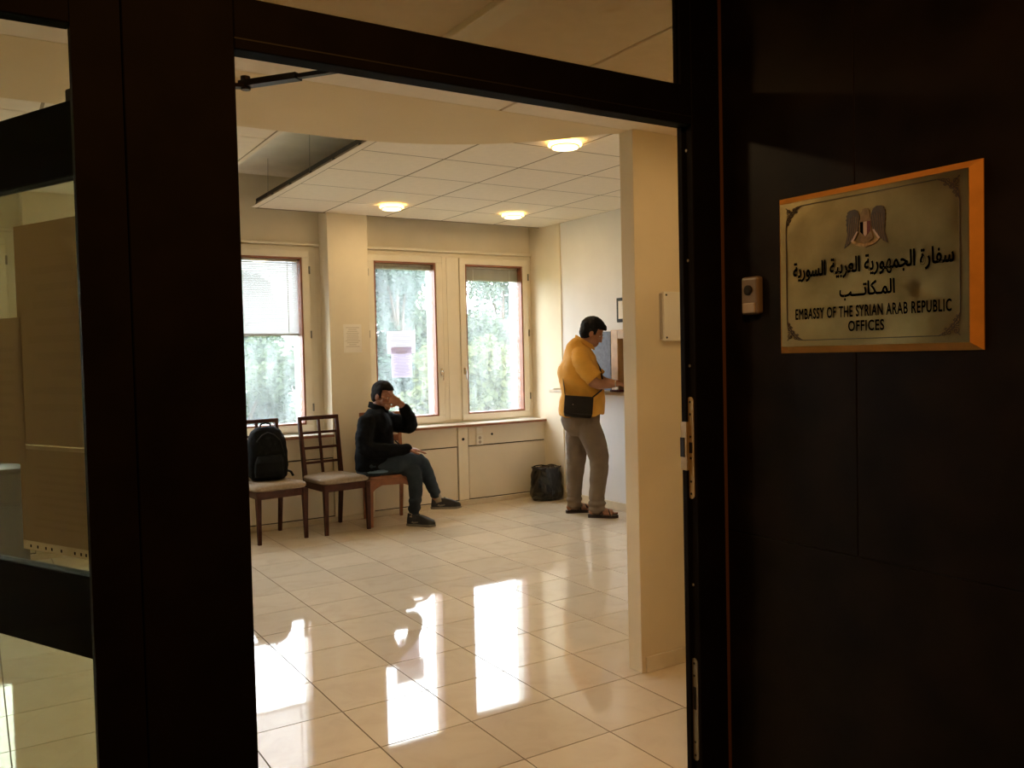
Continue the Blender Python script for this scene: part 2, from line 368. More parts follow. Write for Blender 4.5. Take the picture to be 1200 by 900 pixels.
MB().bbox(XL, XR-0.014, 4.462, 4.50, 0, 0.046, 0.004, 2).build('baseboard_window', 'skirting', kind='structure')
# facade outside, seen only past the window edges
part('facade', 'facade', ww, (-6, -3.75, 4.70, 4.86, -4, 4), (XR+0.15, 8, 4.70, 4.86, -4, 4), (-6, 8, 4.70, 4.86, ZP, 4), (-6, 8, 4.70, 4.86, -4, 0))

# entrance partition that carries the soffit
pw = empty('wall_partition', (1.25, 0.04, 0), kind='structure')
MB().bbox(0.905, 1.70, -0.006, 0.088, 0, ZS+0.01, 0.004, 2).build('partition', 'partition_paint', pw)
part('wall_entrance', 'partition_paint', None, (1.70, 1.85, YD, 0.20, 0, ZP), kind='structure')
part('wall_back_hall', 'plaster', None, (1.85, XR+0.15, 0.04, 0.19, 0, ZP), kind='structure')
bb = MB().bbox(0.925, 1.70, -0.016, -0.006, 0, 0.075, 0.003, 1)
bb.build('baseboard_partition', 'skirting', kind='structure')

# ceilings
ce = empty('ceiling', (0, 1.5, ZC), kind='structure')
part('slab', 'slab_plaster', ce, (XL-0.15, XR+0.15, YD-0.1, 5.0, ZP, ZP+0.12))
GX = [1.078+0.598*k for k in range(-8, 5)]; GY = [2.135+0.594*k for k in range(-4, 5)]
VX0, VX1 = GX[6], GX[7]      # the column of panels that is missing
pm = {}
def panel(x0, x1, y0, y1, z, nm='ceiling_panel'):
    w, d = round(x1-x0, 3), round(y1-y0, 3); g = 0.0065
    if w < 0.03 or d < 0.03: return
    if (w, d) not in pm:
        o = MB().bbox(g, w-g, g, d-g, 0, 0.015, 0.003, 1).build(nm, 'ceiling_tile', ce, local=True); pm[(w, d)] = o.data
    else:
        o = bpy.data.objects.new(nm, pm[(w, d)]); COL.objects.link(o); o.parent = ce
    o.location = Vector((x0, y0, z))-ce.location
for i in range(len(GX)):
    x0, x1 = GX[i], (GX[i+1] if i+1 < len(GX) else XR)
    if i == 6: continue
    for j in range(len(GY)):
        y0, y1 = GY[j], (GY[j+1] if j+1 < len(GY) else YW)
        if y1 <= 0.1: continue
        panel(max(x0, XL), min(x1, XR), max(y0, 0.10), min(y1, YW-0.002), ZC)
for x in GX: MB().box(x-0.012, x+0.012, 0.1, YW-0.003, ZC+0.0012, ZC+0.04).build('ceiling_rail', 'ceiling_rail', ce)
for y in GY:
    if y > 0.1: MB().box(VX1, XR, y-0.012, y+0.012, ZC+0.0014, ZC+0.035).build('ceiling_rail', 'ceiling_rail', ce)
rail = MB().box(VX1-0.052, VX1-0.002, 0.1, YW-0.005, ZC-0.001, ZC+0.003).build('void_edge_angle', 'ceiling_tile', ce)
MB().box(VX1-0.008, VX1-0.004, 0.1, YW-0.005, ZC+0.003, ZC+0.075).build('void_upstand', 'gap_dark', ce)
MB().box(VX0+0.002, VX0+0.03, 0.1, YW-0.005, ZC-0.001, ZC+0.003).build('void_edge_angle', 'ceiling_tile', ce)
for k in range(6):
    y = 2.05+k*0.46
    MB().box(VX1-0.045, VX1-0.012, y-0.012, y+0.012, ZC+0.003, ZC+0.02).build('void_clip', 'hole_black', ce)
for x, y in ((VX1-0.02, 3.05), (VX1-0.03, 4.05), (VX0+0.2, 3.6)):
    MB().tube([(x, y, ZC), (x+0.01, y, ZP)], 0.0016, 5).build('hanger_wire', 'steel_dull', ce)
# curved soffit over the entrance
arc = []
for k in range(25):
    a = math.acos(min(1, (0.905+0.25)/1.279)); t = a+(math.pi/2-a)*k/24
    arc.append((-0.25+1.279*math.cos(t), -0.543+1.279*math.sin(t)))
poly = [(XL, 0.020), (1.70, 0.020), (1.70, 0.088), (0.905, 0.088)]+[q for q in arc if q[1] > 0.089]+[(XL, 0.736)]
MB().prism(poly, lambda x, y: Vector((x, y, ZS)), lambda x, y: Vector((x, y, ZP))).build('soffit', 'soffit_paint', ce)
EX = [0.22+1.2*k for k in range(-4, 2)]; EY = [-1.77, -1.17, -0.57, 0.03]
for i in range(len(EX)):
    for j in range(3):
        panel(max(EX[i], XL), min(EX[i]+1.2, 1.70), max(EY[j], YD+0.03), EY[j+1]+(0.004 if j == 2 else 0), ZS+0.001, 'ceiling_panel')
part('entrance_backing', 'ceiling_rail', ce, (XL, 1.70, YD, 0.03, ZS+0.014, ZP))
# trunking on the entrance ceiling
tk = MB().bbox(-0.375, -0.285, YD+0.05, -0.20, ZS-0.022, ZS+0.003, 0.004, 2)  # a pale box running along the ceiling
tk.build('ceiling_bar', 'frame_white', label='pale trunking on the ceiling above the open door', cat='bar')

# ------------------------------------------------------------------ windows
def ring(x0, x1, z0, z1, t, y0, y1):
    return MB().box(x0, x1, y0, y1, z0, z0+t).box(x0, x1, y0, y1, z1-t, z1).box(x0, x0+t, y0, y1, z0+t, z1-t).box(x1-t, x1, y0, y1, z0+t, z1-t)
Z0, Z1 = 0.815, 2.525
def window(n, a, b, sashes):
    w = empty('window_%d' % n, ((a+b)/2, 4.70, Z0), kind='structure')
    f = ring(a, b, Z0, Z1, 0.07, 4.69, 4.77)
    f.build('frame', 'frame_white', w)
    (p0, p1), (q0, q1) = sashes
    MB().bbox(p1+0.07, q0-0.07, 4.668, 4.75, Z0+0.03, Z1-0.03, 0.004, 1).build('mullion', 'frame_white', w)
    MB().box((p1+q0)/2-0.045, (p1+q0)/2+0.045, 4.662, 4.67, Z0+0.04, Z1-0.04).build('mullion_cover', 'frame_white', w)
    for k, (x0, x1) in enumerate(sashes):
        ld = -1 if k == 0 else 1
        s = ring(x0-0.066, x1+0.066, 0.85, 2.49, 0.0, 4.66, 4.715); s.v = []; s.f = []
        zb, zt = 0.893, 2.425
        for bx in ((x0-0.066, x1+0.066, 4.655, 4.715, zb-0.062, zb), (x0-0.066, x1+0.066, 4.655, 4.715, zt, zt+0.062), (x0-0.066, x0, 4.655, 4.715, zb, zt), (x1, x1+0.066, 4.655, 4.715, zb, zt)):
            s.bbox(*bx, b=0.004, seg=1)
        so = s.build('sash', 'frame_white', w)
        ring(x0, x1, zb, zt, 0.016, 4.664, 4.78).build('lining', 'brown_wood', so)
        MB().box(x0+0.011, x1-0.011, 4.722, 4.726, zb+0.011, zt-0.011).build('pane', 'window_glass', so)
        MB().box(x1-0.012, x1+0.01, 4.78, 4.915 if k else 4.86, zb, zt).build('outer_reveal', 'outer_white' if k == 1 else 'outer_pink', so)
        MB().box(x0-0.01, x0+0.012, 4.78, 4.86, zb, zt).build('outer_reveal', 'outer_pink', so)
        hx = (x1+0.035) if k == 0 else (x0-0.035)
        h = MB().bbox(hx-0.012, hx+0.012, 4.645, 4.657, 1.30, 1.37, 0.003, 1).tube([(hx, 4.65, 1.345), (hx, 4.625, 1.345), (hx, 4.618, 1.335), (hx, 4.618, 1.25)], 0.007, 8)
        h.build('handle', 'chrome', so)
        ex = (x0-0.066) if k == 0 else (x1+0.066)
        for z in (1.05, 1.72, 2.31):
            MB().tube([(ex, 4.65, z-0.035), (ex, 4.65, z+0.035)], 0.008, 8).build('hinge', 'steel_dull', so)
    # mortar of the outer jambs between the two lights
    part('reveal_fill', 'plaster', w, (b, b+0.048, 4.70, 4.78, Z0, Z1))
    part('outer_pier', 'facade', w, (p1+0.01, q0-0.01, 4.78, 4.86, Z0, Z1), (a-0.02, p0-0.01, 4.78, 4.86, Z0, Z1), (q1+0.01, b+0.02, 4.78, 4.86, Z0, Z1), (a, b, 4.78, 4.86, 2.425, Z1), (a, b, 4.78, 4.86, Z0, 0.893))
    return w
w1 = window(1, 1.50, 3.445, ((1.63, 2.295), (2.63, 3.325)))
w2 = window(2, -0.895, 1.06, ((-0.77, -0.09), (0.24, 0.925)))
w3 = window(3, -3.295, -1.34, ((-3.17, -2.49), (-2.16, -1.475)))

def blind(x0, x1, drop, label, group='venetian blinds in the windows'):
    b = empty('venetian_blind', ((x0+x1)/2, 4.752, 2.41-drop), label=label, cat='blind', group=None)
    MB().bbox(x0, x1, 4.738, 4.768, 2.39, 2.412, 0.003, 1).build('head_rail', 'frame_white', b)
    open_ = drop > 0.3
    n = 33 if open_ else int(drop/0.006)
    sp = (drop-0.04)/n
    first = None
    for k in range(n):
        z = 2.388-sp*(k+0.5); 
        if first is None:
            M = Matrix.Translation((0, 0, 0)) @ Matrix.Rotation(R(52 if open_ else 4), 4, 'X')
            mb = MB().box(-(x1-x0)/2, (x1-x0)/2, -0.0125, 0.0125, -0.0005 if open_ else -0.0026, 0.0005 if open_ else 0.0026, M)
            o = mb.build('slat', 'blind_slat' if open_ else 'slat_shaded', b, local=True); first = o
        else:
            o = bpy.data.objects.new('slat', first.data); COL.objects.link(o); o.parent = b
        o.location = (0, 0.001, z-(2.41-drop))
    zb = 2.41-drop
    MB().bbox(x0, x1, 4.738, 4.766, zb, zb+0.026 if open_ else zb+0.02, 0.004, 1).build('bottom_rail', 'plastic_grey' if open_ else 'slat_shaded', b)
    for fx in (0.18, 0.85):
        x = x0+(x1-x0)*fx; MB().box(x-0.004, x+0.004, 4.7355, 4.737, zb, 2.40).build('ladder_tape', 'plastic_white', b)
blind(0.255, 0.91, 0.70, 'white venetian blind let down over half of the window by the backpack')
blind(1.645, 2.28, 0.055, 'venetian blind drawn right up above the papers taped to the window')
blind(2.645, 3.31, 0.145, 'venetian blind bunched a hand high at the top of the window by the corner')
blind(-2.145, -1.49, 0.08, 'raised venetian blind in the window behind the papered door')

# sheets of paper
def sheet(name, m, box, label, group=None, cat='paper'):
    return MB().box(*box).build(name, m, label=label, cat=cat, group=group)
sheet('notice_sheet', 'paper_window', (1.772, 2.077, 4.7165, 4.7175, 1.528, 1.749), 'wide white printed sheet, upper of the two taped to the window')
sheet('notice_sheet', 'paper_window_dark', (1.812, 2.033, 4.7145, 4.7155, 1.292, 1.591), 'lilac-tinted upright printed sheet, lower of the two on the window')
sheet('notice_sheet', 'paper_column', (1.235, 1.412, YW-0.003, YW-0.0012, 1.545, 1.807), 'cream typed sheet stuck to the column between the windows')

# sockets and cable holes in the cladding
so = empty('wall_socket', (2.645, 4.48, 0.60), label='cream double socket on the cladding beneath the window sill', cat='socket')
MB().bbox(2.608, 2.682, 4.470, 4.482, 0.700, 0.775, 0.004, 2).build('switch_plate', 'plastic_white', so)
pl = MB().bbox(2.604, 2.686, 4.466, 4.482, 0.592, 0.692, 0.004, 2).build('socket_plate', 'plastic_white', so)
for z in (0.62, 0.662):
    MB().lathe([(0.017, 0), (0.017, 0.003)], 16, M=Matrix.Translation((2.645, 4.4665, z)) @ Matrix.Rotation(R(90), 4, 'X')).build('socket_face', 'plastic_grey', pl)
for x, z, r in ((2.458, 0.66, 0.015), (2.795, 0.69, 0.012)):
    MB().lathe([(r, 0), (r, 0.004)], 16, M=Matrix.Translation((x, 4.4795, z)) @ Matrix.Rotation(R(90), 4, 'X')).build('cable_hole', 'hole_black', ww)

# ------------------------------------------------------------------ reception counter on the right wall
cs = empty('counter_shelf', (XR-0.08, 3.3, 1.10), label='narrow cream counter shelf along the white wall in front of the standing man', cat='counter')
MB().bbox(XR-0.17, XR+0.03, 2.30, 4.16, 1.098, 1.128, 0.005, 2).build('shelf_top', 'counter_top', cs)
MB().bbox(XR-0.155, XR, 4.10, 4.155, 1.128, 1.142, 0.003, 1).build('end_cap', 'plastic_white', cs)
for y in (2.6, 3.9): MB().prism([(0, 0), (0.14, 0), (0, -0.16)], lambda u, v: Vector((XR-u, y-0.012, 1.098+v)), lambda u, v: Vector((XR-u, y+0.012, 1.098+v))).build('bracket', 'white_paint', cs)
rw = empty('window_4', (XR, 2.91, 1.13), kind='structure')
MB().bbox(XR-0.02, XR+0.15, 3.235, 3.335, 1.13, 1.70, 0.004, 1).build('jamb', 'counter_wood', rw)
MB().bbox(XR-0.02, XR+0.15, 2.49, 2.58, 1.13, 1.70, 0.004, 1).build('jamb', 'counter_wood', rw)
MB().bbox(XR-0.02, XR+0.15, 2.58, 3.235, 1.615, 1.70, 0.004, 1).build('head', 'counter_wood', rw)
MB().box(XR+0.05, XR+0.07, 2.58, 3.235, 1.13, 1.615).build('shutter', 'panel_wood', rw)
MB().bbox(XR-0.022, XR, 3.338, 3.62, 1.135, 1.69, 0.003, 1).build('notice_board', 'blue_board', label='grey-blue felt board on the wall beside the counter window', cat='notice board')
pf = empty('picture_frame', (XR, 3.06, 1.77), label='black frame high on the wall above the counter window', cat='picture frame')
MB().bbox(XR-0.025, XR, 2.88, 3.235, 1.77, 1.995, 0.004, 1).build('frame_border', 'hole_black', pf)
MB().box(XR-0.027, XR-0.024, 2.91, 3.205, 1.80, 1.965).build('picture', 'paper_column', pf)
MB().bbox(3.31, 3.44, 3.06, 3.20, 1.1285, 1.145, 0.003, 1).build('passport_folder', 'emblem_red', label='dark red folder on the counter under the standing man\'s hand', cat='folder')

# ------------------------------------------------------------------ lamps
def lamp(name, x, y, z, label, glow='lamp_glow', low='lamp_glow_low', watts=None, col=(1.0, 0.70, 0.36)):
    l = empty(name, (x, y, z), label=label, cat='ceiling lamp')
    MB().lathe([(0.078, 0), (0.078, -0.012)], 28, (x, y, z)).build('base', 'plastic_white', l, smooth=False)
    MB().lathe([(0.080, -0.010), (0.104, -0.012), (0.107, -0.026), (0.092, -0.029), (0.088, -0.029)], 32, (x, y, z)).build('glass_ring', glow, l)
    MB().lathe([(0.086, -0.029), (0.091, -0.031), (0.090, -0.035), (0.084, -0.035)], 32, (x, y, z)).build('metal_ring', 'steel', l)
    MB().lathe([(0.080, -0.033), (0.082, -0.043), (0.062, -0.047), (0.02, -0.048)], 32, (x, y, z)).build('diffuser', low, l)
    d = bpy.data.lights.new('bulb', 'AREA'); d.shape = 'DISK'; d.size = 0.16; d.energy = LAMP_W if watts is None else watts; d.color = col
    o = bpy.data.objects.new('bulb', d); COL.objects.link(o); o.parent = l; o.location = (0, 0, -0.052)
    return l
lamp('ceiling_lamp', 1.473, 3.864, ZC, 'round glowing ceiling lamp nearest the seated man')
lamp('ceiling_lamp', 2.684, 3.811, ZC, 'round glowing ceiling lamp nearest the corner window')
lamp('ceiling_lamp', 1.525, 1.365, ZC, 'round glowing ceiling lamp half cut off by the curved soffit edge')
lamp('ceiling_lamp', -1.12, -0.38, ZS, 'round glowing entrance lamp hidden behind the black door post', watts=4.0)
lamp('ceiling_lamp', 0.98, -0.68, ZS, 'unseen fill lamp added behind the right door jamb, before the partition', watts=1.0)  # extra lamp added out of view to brighten the entrance ceiling

# ------------------------------------------------------------------ vestibule on the camera's side
WX = 0.06
vw = empty('wall_vestibule', (WX, -2.5, 0), kind='structure')
part('joint_backing', 'stone_joint', vw, (WX+0.004, WX+0.12, -5.2, YD, 0, 2.75))
JY = [-1.362, -1.462, -1.775, -2.95, -4.1, -5.2]
def stone(y0, y1, z0, z1):
    g = 0.0012; MB().bbox(WX, WX+0.02, y0+g, y1-g, z0+g, z1-g, 0.001, 1).build('stone_panel', 'stone_dark', vw)
for a, b in ((-1.775, -1.362), (-2.95, -1.775), (-4.1, -2.95), (-5.2, -4.1)): stone(a, b, 1.0, 2.75)
for a, b in ((-2.4, -1.362), (-3.6, -2.4), (-5.2, -3.6)): stone(a, b, 0.0, 1.0)
part('wall_vestibule_left', 'vestibule_wall', None, (-3.5, -3.4, -5.2, YD, 0, 2.75), kind='structure')
part('wall_vestibule_back', 'vestibule_wall', None, (-3.5, WX+0.1, -5.3, -5.2, 0, 2.75), kind='structure')
part('ceiling_vestibule', 'vestibule_wall', None, (-3.5, WX+0.12, -5.3, YD-0.04, 2.75, 2.87), kind='structure')
part('floor_vestibule', 'vestibule_floor', None, (-3.5, WX+0.12, -5.3, YD-0.02, -0.12, 0.0), kind='structure')
emat('lamp_amber', (1.0, 0.45, 0.10), 3.0)
lamp('ceiling_lamp', -1.20, -2.60, 2.75, 'amber ceiling lamp in the dark vestibule before the door', 'lamp_amber', 'lamp_amber', watts=8.0, col=(1.0, 0.42, 0.10))

# door frame
FY0, FY1 = -1.365, -1.318
tr = empty('trim_1', (-0.65, -1.34, 0), kind='structure')
part('mullion_post', 'black_metal', tr, (-1.507, -1.425, FY0+0.008, FY1, 0, 2.70))
MB().bbox(-1.4255, -1.2285, FY0, FY1, 0, 2.70, 0.002, 1).build('hinge_post', 'black_metal', tr)
jb = MB().bbox(-0.048, WX-0.006, FY0, FY1, 0, 2.70, 0.002, 1).build('strike_post', 'black_metal', tr)
MB().bbox(-0.058, -0.047, FY1-0.018, FY1, 0, 2.10, 0.001, 1).build('stop_strip', 'black_metal', jb)
MB().bbox(-1.2285, -0.048, FY0, FY1, 2.083, 2.183, 0.002, 1).build('header', 'black_metal', tr)
part('header_groove', 'hole_black', tr, (-1.2285, -0.048, FY0-0.0008, FY0, 2.102, 2.105))
MB().bbox(-3.4, -1.507, FY0+0.008, FY1, 2.083, 2.183, 0.002, 1).build('header', 'black_metal', tr)
part('top_rail', 'black_metal', tr, (-3.4, WX, FY0, FY1, 2.60, 2.80)); part('sill_rail', 'black_metal', tr, (-3.4, -1.507, FY0, FY1, 0, 0.06))
MB().box(-0.075, -0.048, FY0+0.01, FY1-0.008, 2.183, 2.60).build('glazing_bead', 'black_metal', tr)
part('wall_over_door', 'vestibule_wall', None, (-3.5, 1.85, YD-0.04, YD+0.02, 2.70, ZP), kind='structure')
part('wall_door_side', 'partition_paint', None, (WX+0.12, 1.85, YD-0.02, YD+0.02, 0, 2.70), kind='structure')
MB().box(WX-0.006, WX, FY0-0.004, FY0+0.02, 0, 2.70).build('trim_2', 'copper_trim', kind='structure')
MB().box(-1.2, -0.075, -1.345, -1.339, 2.18, 2.61).build('transom_pane', 'transom_glass', tr)
MB().box(-3.4, -1.505, -1.343, -1.337, 0.05, 2.09).build('sidelight_pane', 'clear_glass', tr)
MB().box(-3.4, -1.2, -1.343, -1.337, 2.18, 2.61).build('transom_pane', 'transom_glass', tr)
# strike plates on the jamb
def plate(z0, z1, m, lip):
    p = []
    yc = -1.3435; hw = 0.0115
    for k in range(9): a = math.pi*k/8; p.append((yc+hw*math.cos(a), z1-hw+hw*math.sin(a)))
    for k in range(9): a = math.pi+math.pi*k/8; p.append((yc+hw*math.cos(a), z0+hw+hw*math.sin(a)))
    o = MB().prism(p, lambda y, z: Vector((-0.048, y, z)), lambda y, z: Vector((-0.0505, y, z))).build('strike_plate', m, jb)
    if lip:
        h = z1-z0
        MB().box(-0.0605, -0.0475, -1.3385, FY1+0.0015, z0+h*0.28, z0+h*0.755).build('strike_lip', m, o)
        MB().box(-0.0625, -0.05, yc+hw+0.001, FY1+0.002, z0+h*0.41, z0+h*0.60).build('latch_hole', 'hole_black', o)
        MB().box(-0.0515, -0.05, yc-0.006, yc+hw-0.002, z0+h*0.45, z0+h*0.555).build('latch_hole', 'hole_black', o)
    else:
        MB().box(-0.0515, -0.05, yc-0.006, yc+0.005, z0+(z1-z0)*0.5, z0+(z1-z0)*0.72).build('bolt_hole', 'hole_black', o)
    h = z1-z0
    for fz in ((0.05, 0.17, 0.40, 0.61, 0.83, 0.95) if lip else (0.05, 0.18, 0.83, 0.95)):
        MB().lathe([(0.0032, 0), (0.0032, 0.0015)], 10, M=Matrix.Translation((-0.0503, yc, z0+h*fz)) @ Matrix.Rotation(R(-90), 4, 'Y')).build('screw', 'hole_black', o)
plate(1.093, 1.367, 'steel', True); plate(0.380, 0.660, 'steel_dull', False)
for z in (2.02, 1.73, 1.45, 0.86):
    MB().lathe([(0.004, 0), (0.004, 0.002)], 10, M=Matrix.Translation((-0.0482, -1.343, z)) @ Matrix.Rotation(R(-90), 4, 'Y')).build('screw', 'steel_dull', jb)

# door leaf, opened inwards past the sidelight
HX, HY = -1.24, -1.28
dl = empty('door_1', (HX, HY, 0), R(90+26.0), kind='structure')     # local x runs along the leaf
LW = 1.13
def lpart(name, m, *bx, parent=None, bev=0.003):
    mb = MB()
    for b in bx: mb.bbox(*b, b=bev, seg=1)
    return mb.build(name, m, parent or dl, local=True)
lpart('hinge_stile', 'black_metal', (0.01, 0.12, -0.02, 0.02, 0.01, 2.085)); lpart('lock_stile', 'black_metal', (LW-0.11, LW, -0.02, 0.02, 0.01, 2.085))
lpart('top_rail', 'black_metal', (0.12, LW-0.11, -0.02, 0.02, 1.917, 2.085)); lpart('mid_rail', 'black_metal', (0.12, LW-0.11, -0.02, 0.02, 0.815, 1.005)); lpart('bottom_rail', 'black_metal', (0.12, LW-0.11, -0.02, 0.02, 0.01, 0.16))
for z0, z1, nm in ((0.155, 0.82, 'lower_pane'), (1.0, 1.92, 'upper_pane')):
    MB().box(0.115, LW-0.105, -0.003, 0.003, z0, z1).build(nm, 'door_glass', dl, local=True)
for z in (0.25, 1.05, 1.85): MB().tube([(0.0, 0.0, z-0.05), (0.0, 0.0, z+0.05)], 0.009, 8).build('hinge', 'closer_metal', dl, local=True)
DM = Matrix.Translation((HX, HY, 0)) @ Matrix.Rotation(R(90+26.0), 4, 'Z')
def dsheet(m, s0, s1, z0, z1, y, label):
    mb = MB(); n = 8
    for k in range(n):
        a = s0+(s1-s0)*k/n; b = s0+(s1-s0)*(k+1)/n
        mb.box(a, b, y, y+0.0006, z0, z1, DM)
    # a sheet taped flat: one slab
    mb = MB().box(s0, s1, y, y+0.0006, z0, z1, DM)
    return mb.build('notice_sheet', m, label=label, cat='paper')
dsheet('paper_door', 0.29, 0.752, 1.300, 1.830, 0.0042, 'tall brown-backed sheet taped to the door glass beneath the top rail')
dsheet('paper_door', 0.735, 0.98, 1.250, 1.610, 0.0056, 'sheet on the door glass overlapping the tall one, at the picture\'s left edge')
lowp = empty('notice_sheet', tuple(DM @ Vector((0.53, 0.007, 1.04))), label='landscape sheet with a punched white strip along its foot, lowest on the door glass', cat='paper')
MB().box(0.29, 0.763, 0.0050, 0.0055, 1.062, 1.297, DM).build('leaf', 'paper_door', lowp)
st = MB().box(0.29, 0.763, 0.0050, 0.0057, 1.040, 1.062, DM).build('punched_strip', 'paper_strip', lowp)
for k, s in enumerate((0.73, 0.70, 0.665, 0.64, 0.60, 0.545, 0.52, 0.50, 0.45, 0.40, 0.35)):
    MB().box(s-0.003, s+0.003, 0.0056, 0.0062, 1.046, 1.053, DM).build('punch_hole', 'hole_black', st)
MB().box(0.29, 0.763, 0.0055, 0.0060, 1.288, 1.297, DM).build('tape', 'paper_strip', lowp)

# door closer
dc = empty('door_closer', tuple(DM @ Vector((0.35, 0, 2.0))), label='black door closer with folding arm at the top of the open door', cat='door closer')
MB().bbox(0.16, 0.56, -0.075, -0.022, 2.045, 2.135, 0.006, 2, DM).build('closer_body', 'closer_metal', dc)
pin = DM @ Vector((0.36, -0.05, 2.12)); elbow = Vector((-1.118, -1.035, 2.118)); shoe = Vector((-0.935, -1.315, 2.108))
MB().beam(pin, elbow, 0.022, 0.008).build('fore_arm', 'closer_metal', dc)
MB().beam(elbow+Vector((-0.006, 0.012, 0.006)), elbow.lerp(shoe, 0.45)+Vector((0, 0, 0.004)), 0.024, 0.014).beam(elbow.lerp(shoe, 0.45)+Vector((0, 0, 0.004)), elbow.lerp(shoe, 0.98)+Vector((0, 0, 0.004)), 0.014, 0.009).build('main_arm', 'closer_metal', dc)
MB().tube([elbow-Vector((0, 0, 0.008)), elbow+Vector((0, 0, 0.022))], 0.011, 12).build('elbow_pivot', 'closer_metal', dc)
MB().bbox(shoe.x-0.03, shoe.x+0.03, -1.322, -1.300, 2.105, 2.14, 0.003, 1).build('arm_bracket', 'closer_metal', dc)

# white plate on the partition
cb = empty('cover_box', (1.13, -0.006, 1.53), label='flat cream cover plate screwed to the partition wall beside the jamb', cat='cover plate')
MB().bbox(1.058, 1.235, -0.030, -0.006, 1.538, 1.768, 0.004, 2).build('cover', 'plastic_white', cb)
MB().box(1.050, 1.068, -0.018, -0.006, 1.545, 1.760).build('back_plate', 'plastic_grey', cb)
for x, z in ((1.072, 1.752), (1.072, 1.554), (1.222, 1.752), (1.222, 1.554)):
    MB().lathe([(0.005, 0), (0.005, 0.002)], 10, M=Matrix.Translation((x, -0.030, z)) @ Matrix.Rotation(R(90), 4, 'X')).build('screw', 'hole_black', cb)

# doorbell
bx = empty('doorbell', (WX, -1.476, 1.578), label='small grey plastic doorbell on the dark wall left of the brass plaque', cat='doorbell')
M0 = Matrix.Translation((WX, -1.476, 1.628))
mat('bell_plastic', (0.20, 0.16, 0.13), 0.4, var=0.05)
MB().bbox(-0.024, 0, -0.029, 0.029, -0.048, 0.050, 0.008, 3, M0).build('bell_case', 'bell_plastic', bx)
MB().bbox(-0.027, -0.02, -0.020, 0.022, -0.044, -0.018, 0.003, 2, M0).build('name_window', 'plastic_grey', bx)
MB().lathe([(0.013, 0), (0.013, 0.004), (0.009, 0.006)], 20, M=M0 @ Matrix.Translation((-0.024, 0.002, 0.015)) @ Matrix.Rotation(R(-90), 4, 'Y')).build('push_button', 'hole_black', bx)

# ------------------------------------------------------------------ brass plaque
PQ = lambda u, v, w: Vector((WX-w, -1.5606-u, 1.4783+v))
pq = empty('brass_plaque', (WX, -1.817, 1.4783), label='engraved brass embassy plaque in Arabic and English on the dark stone wall', cat='plaque')
W_, H_, F_ = 0.513, 0.384, 0.020
ou = [(0, 0), (W_, 0), (W_, H_), (0, H_)]; inn = [(0.014, 0.016), (W_-0.020, 0.016), (W_-0.020, H_-0.016), (0.014, H_-0.016)]
fb = MB(); fb.add([PQ(u, v, 0.0) for u, v in ou]+[PQ(u, v, 0.003) for u, v in ou]+[PQ(u, v, F_) for u, v in inn]+[PQ(u, v, 0.003) for u, v in inn],
       [(0,1,5,4),(1,2,6,5),(2,3,7,6),(3,0,4,7),(4,5,9,8),(5,6,10,9),(6,7,11,10),(7,4,8,11),(8,9,13,12),(9,10,14,13),(10,11,15,14),(11,8,12,15),(3,2,1,0)])
fb.build('bevelled_frame', 'brass_edge_lit', pq)
# face: thin dented sheet
NX, NY = 60, 44; f0u, f1u, f0v, f1v = 0.0145, W_-0.0205, 0.0165, H_-0.0165
dents = [((0.385, 0.135), 0.016, -0.0016), ((0.33, 0.10), 0.05, 0.0012), ((0.30, 0.06), 0.04, -0.0014), ((0.42, 0.05), 0.035, 0.001), ((0.12, 0.05), 0.05, 0.0008), ((0.2, 0.15), 0.07, -0.0008), ((0.44, 0.28), 0.05, 0.0008)]
def fw_(u, v):
    w = F_-0.0006
    for (a, b), r, h in dents: w += h*math.exp(-((u-a)**2+(v-b)**2)/(r*r))*1.8
    return w
vs = []; fs = []
for j in range(NY+1):
    for i in range(NX+1):
        u = f0u+(f1u-f0u)*i/NX; v = f0v+(f1v-f0v)*j/NY; e = min(1, min(i, NX-i, j, NY-j)/4.0); w = F_-0.0006; w += (fw_(u, v)-w)*e
        vs.append(PQ(u, v, w))
for j in range(NY):
    for i in range(NX): a = j*(NX+1)+i; fs.append((a, a+1, a+NX+2, a+NX+1))
face = MB().add(vs, fs).build('brass_face', 'brass', pq, smooth=True)
FT = F_+0.0012
F_AR = {'س':'ﺱﺲﺳﺴ','ف':'ﻑﻒﻓﻔ','ا':'ﺍﺎﺍﺎ','ر':'ﺭﺮﺭﺮ','ة':'ﺓﺔﺓﺔ','ل':'ﻝﻞﻟﻠ','ج':'ﺝﺞﺟﺠ','م':'ﻡﻢﻣﻤ','ه':'ﻩﻪﻫﻬ','و':'ﻭﻮﻭﻮ','ي':'ﻱﻲﻳﻴ','ع':'ﻉﻊﻋﻌ','ب':'ﺏﺐﺑﺒ','ك':'ﻙﻚﻛﻜ','ت':'ﺕﺖﺗﺘ','ـ':'ــــ'}
def shape_ar(s):
    out = []
    for w in s.split(' '):
        r = ''
        for i, ch in enumerate(w):
            pv = i > 0 and w[i-1] not in 'اروة'; nx = i < len(w)-1 and ch not in 'اروة'
            r += F_AR[ch][(1 if pv else 0)+(2 if nx else 0)]
        out.append(r)
    return ' '.join(out)[::-1]
def at(u0, v0): return lambda u, v, w: PQ(u0+u, v0+v, FT)
text(shape_ar('سفارة الجمهورية العربية السورية'), 1, 'arabic_line', 'ink', at(0.054, 0.171), 0.408, 0.049, pq, bold=0.004, bev=0.018)
text(shape_ar('المـكاتـــب'), 1, 'arabic_line', 'ink', at(0.186, 0.119), 0.142, 0.042, pq, bold=0.004, bev=0.018)
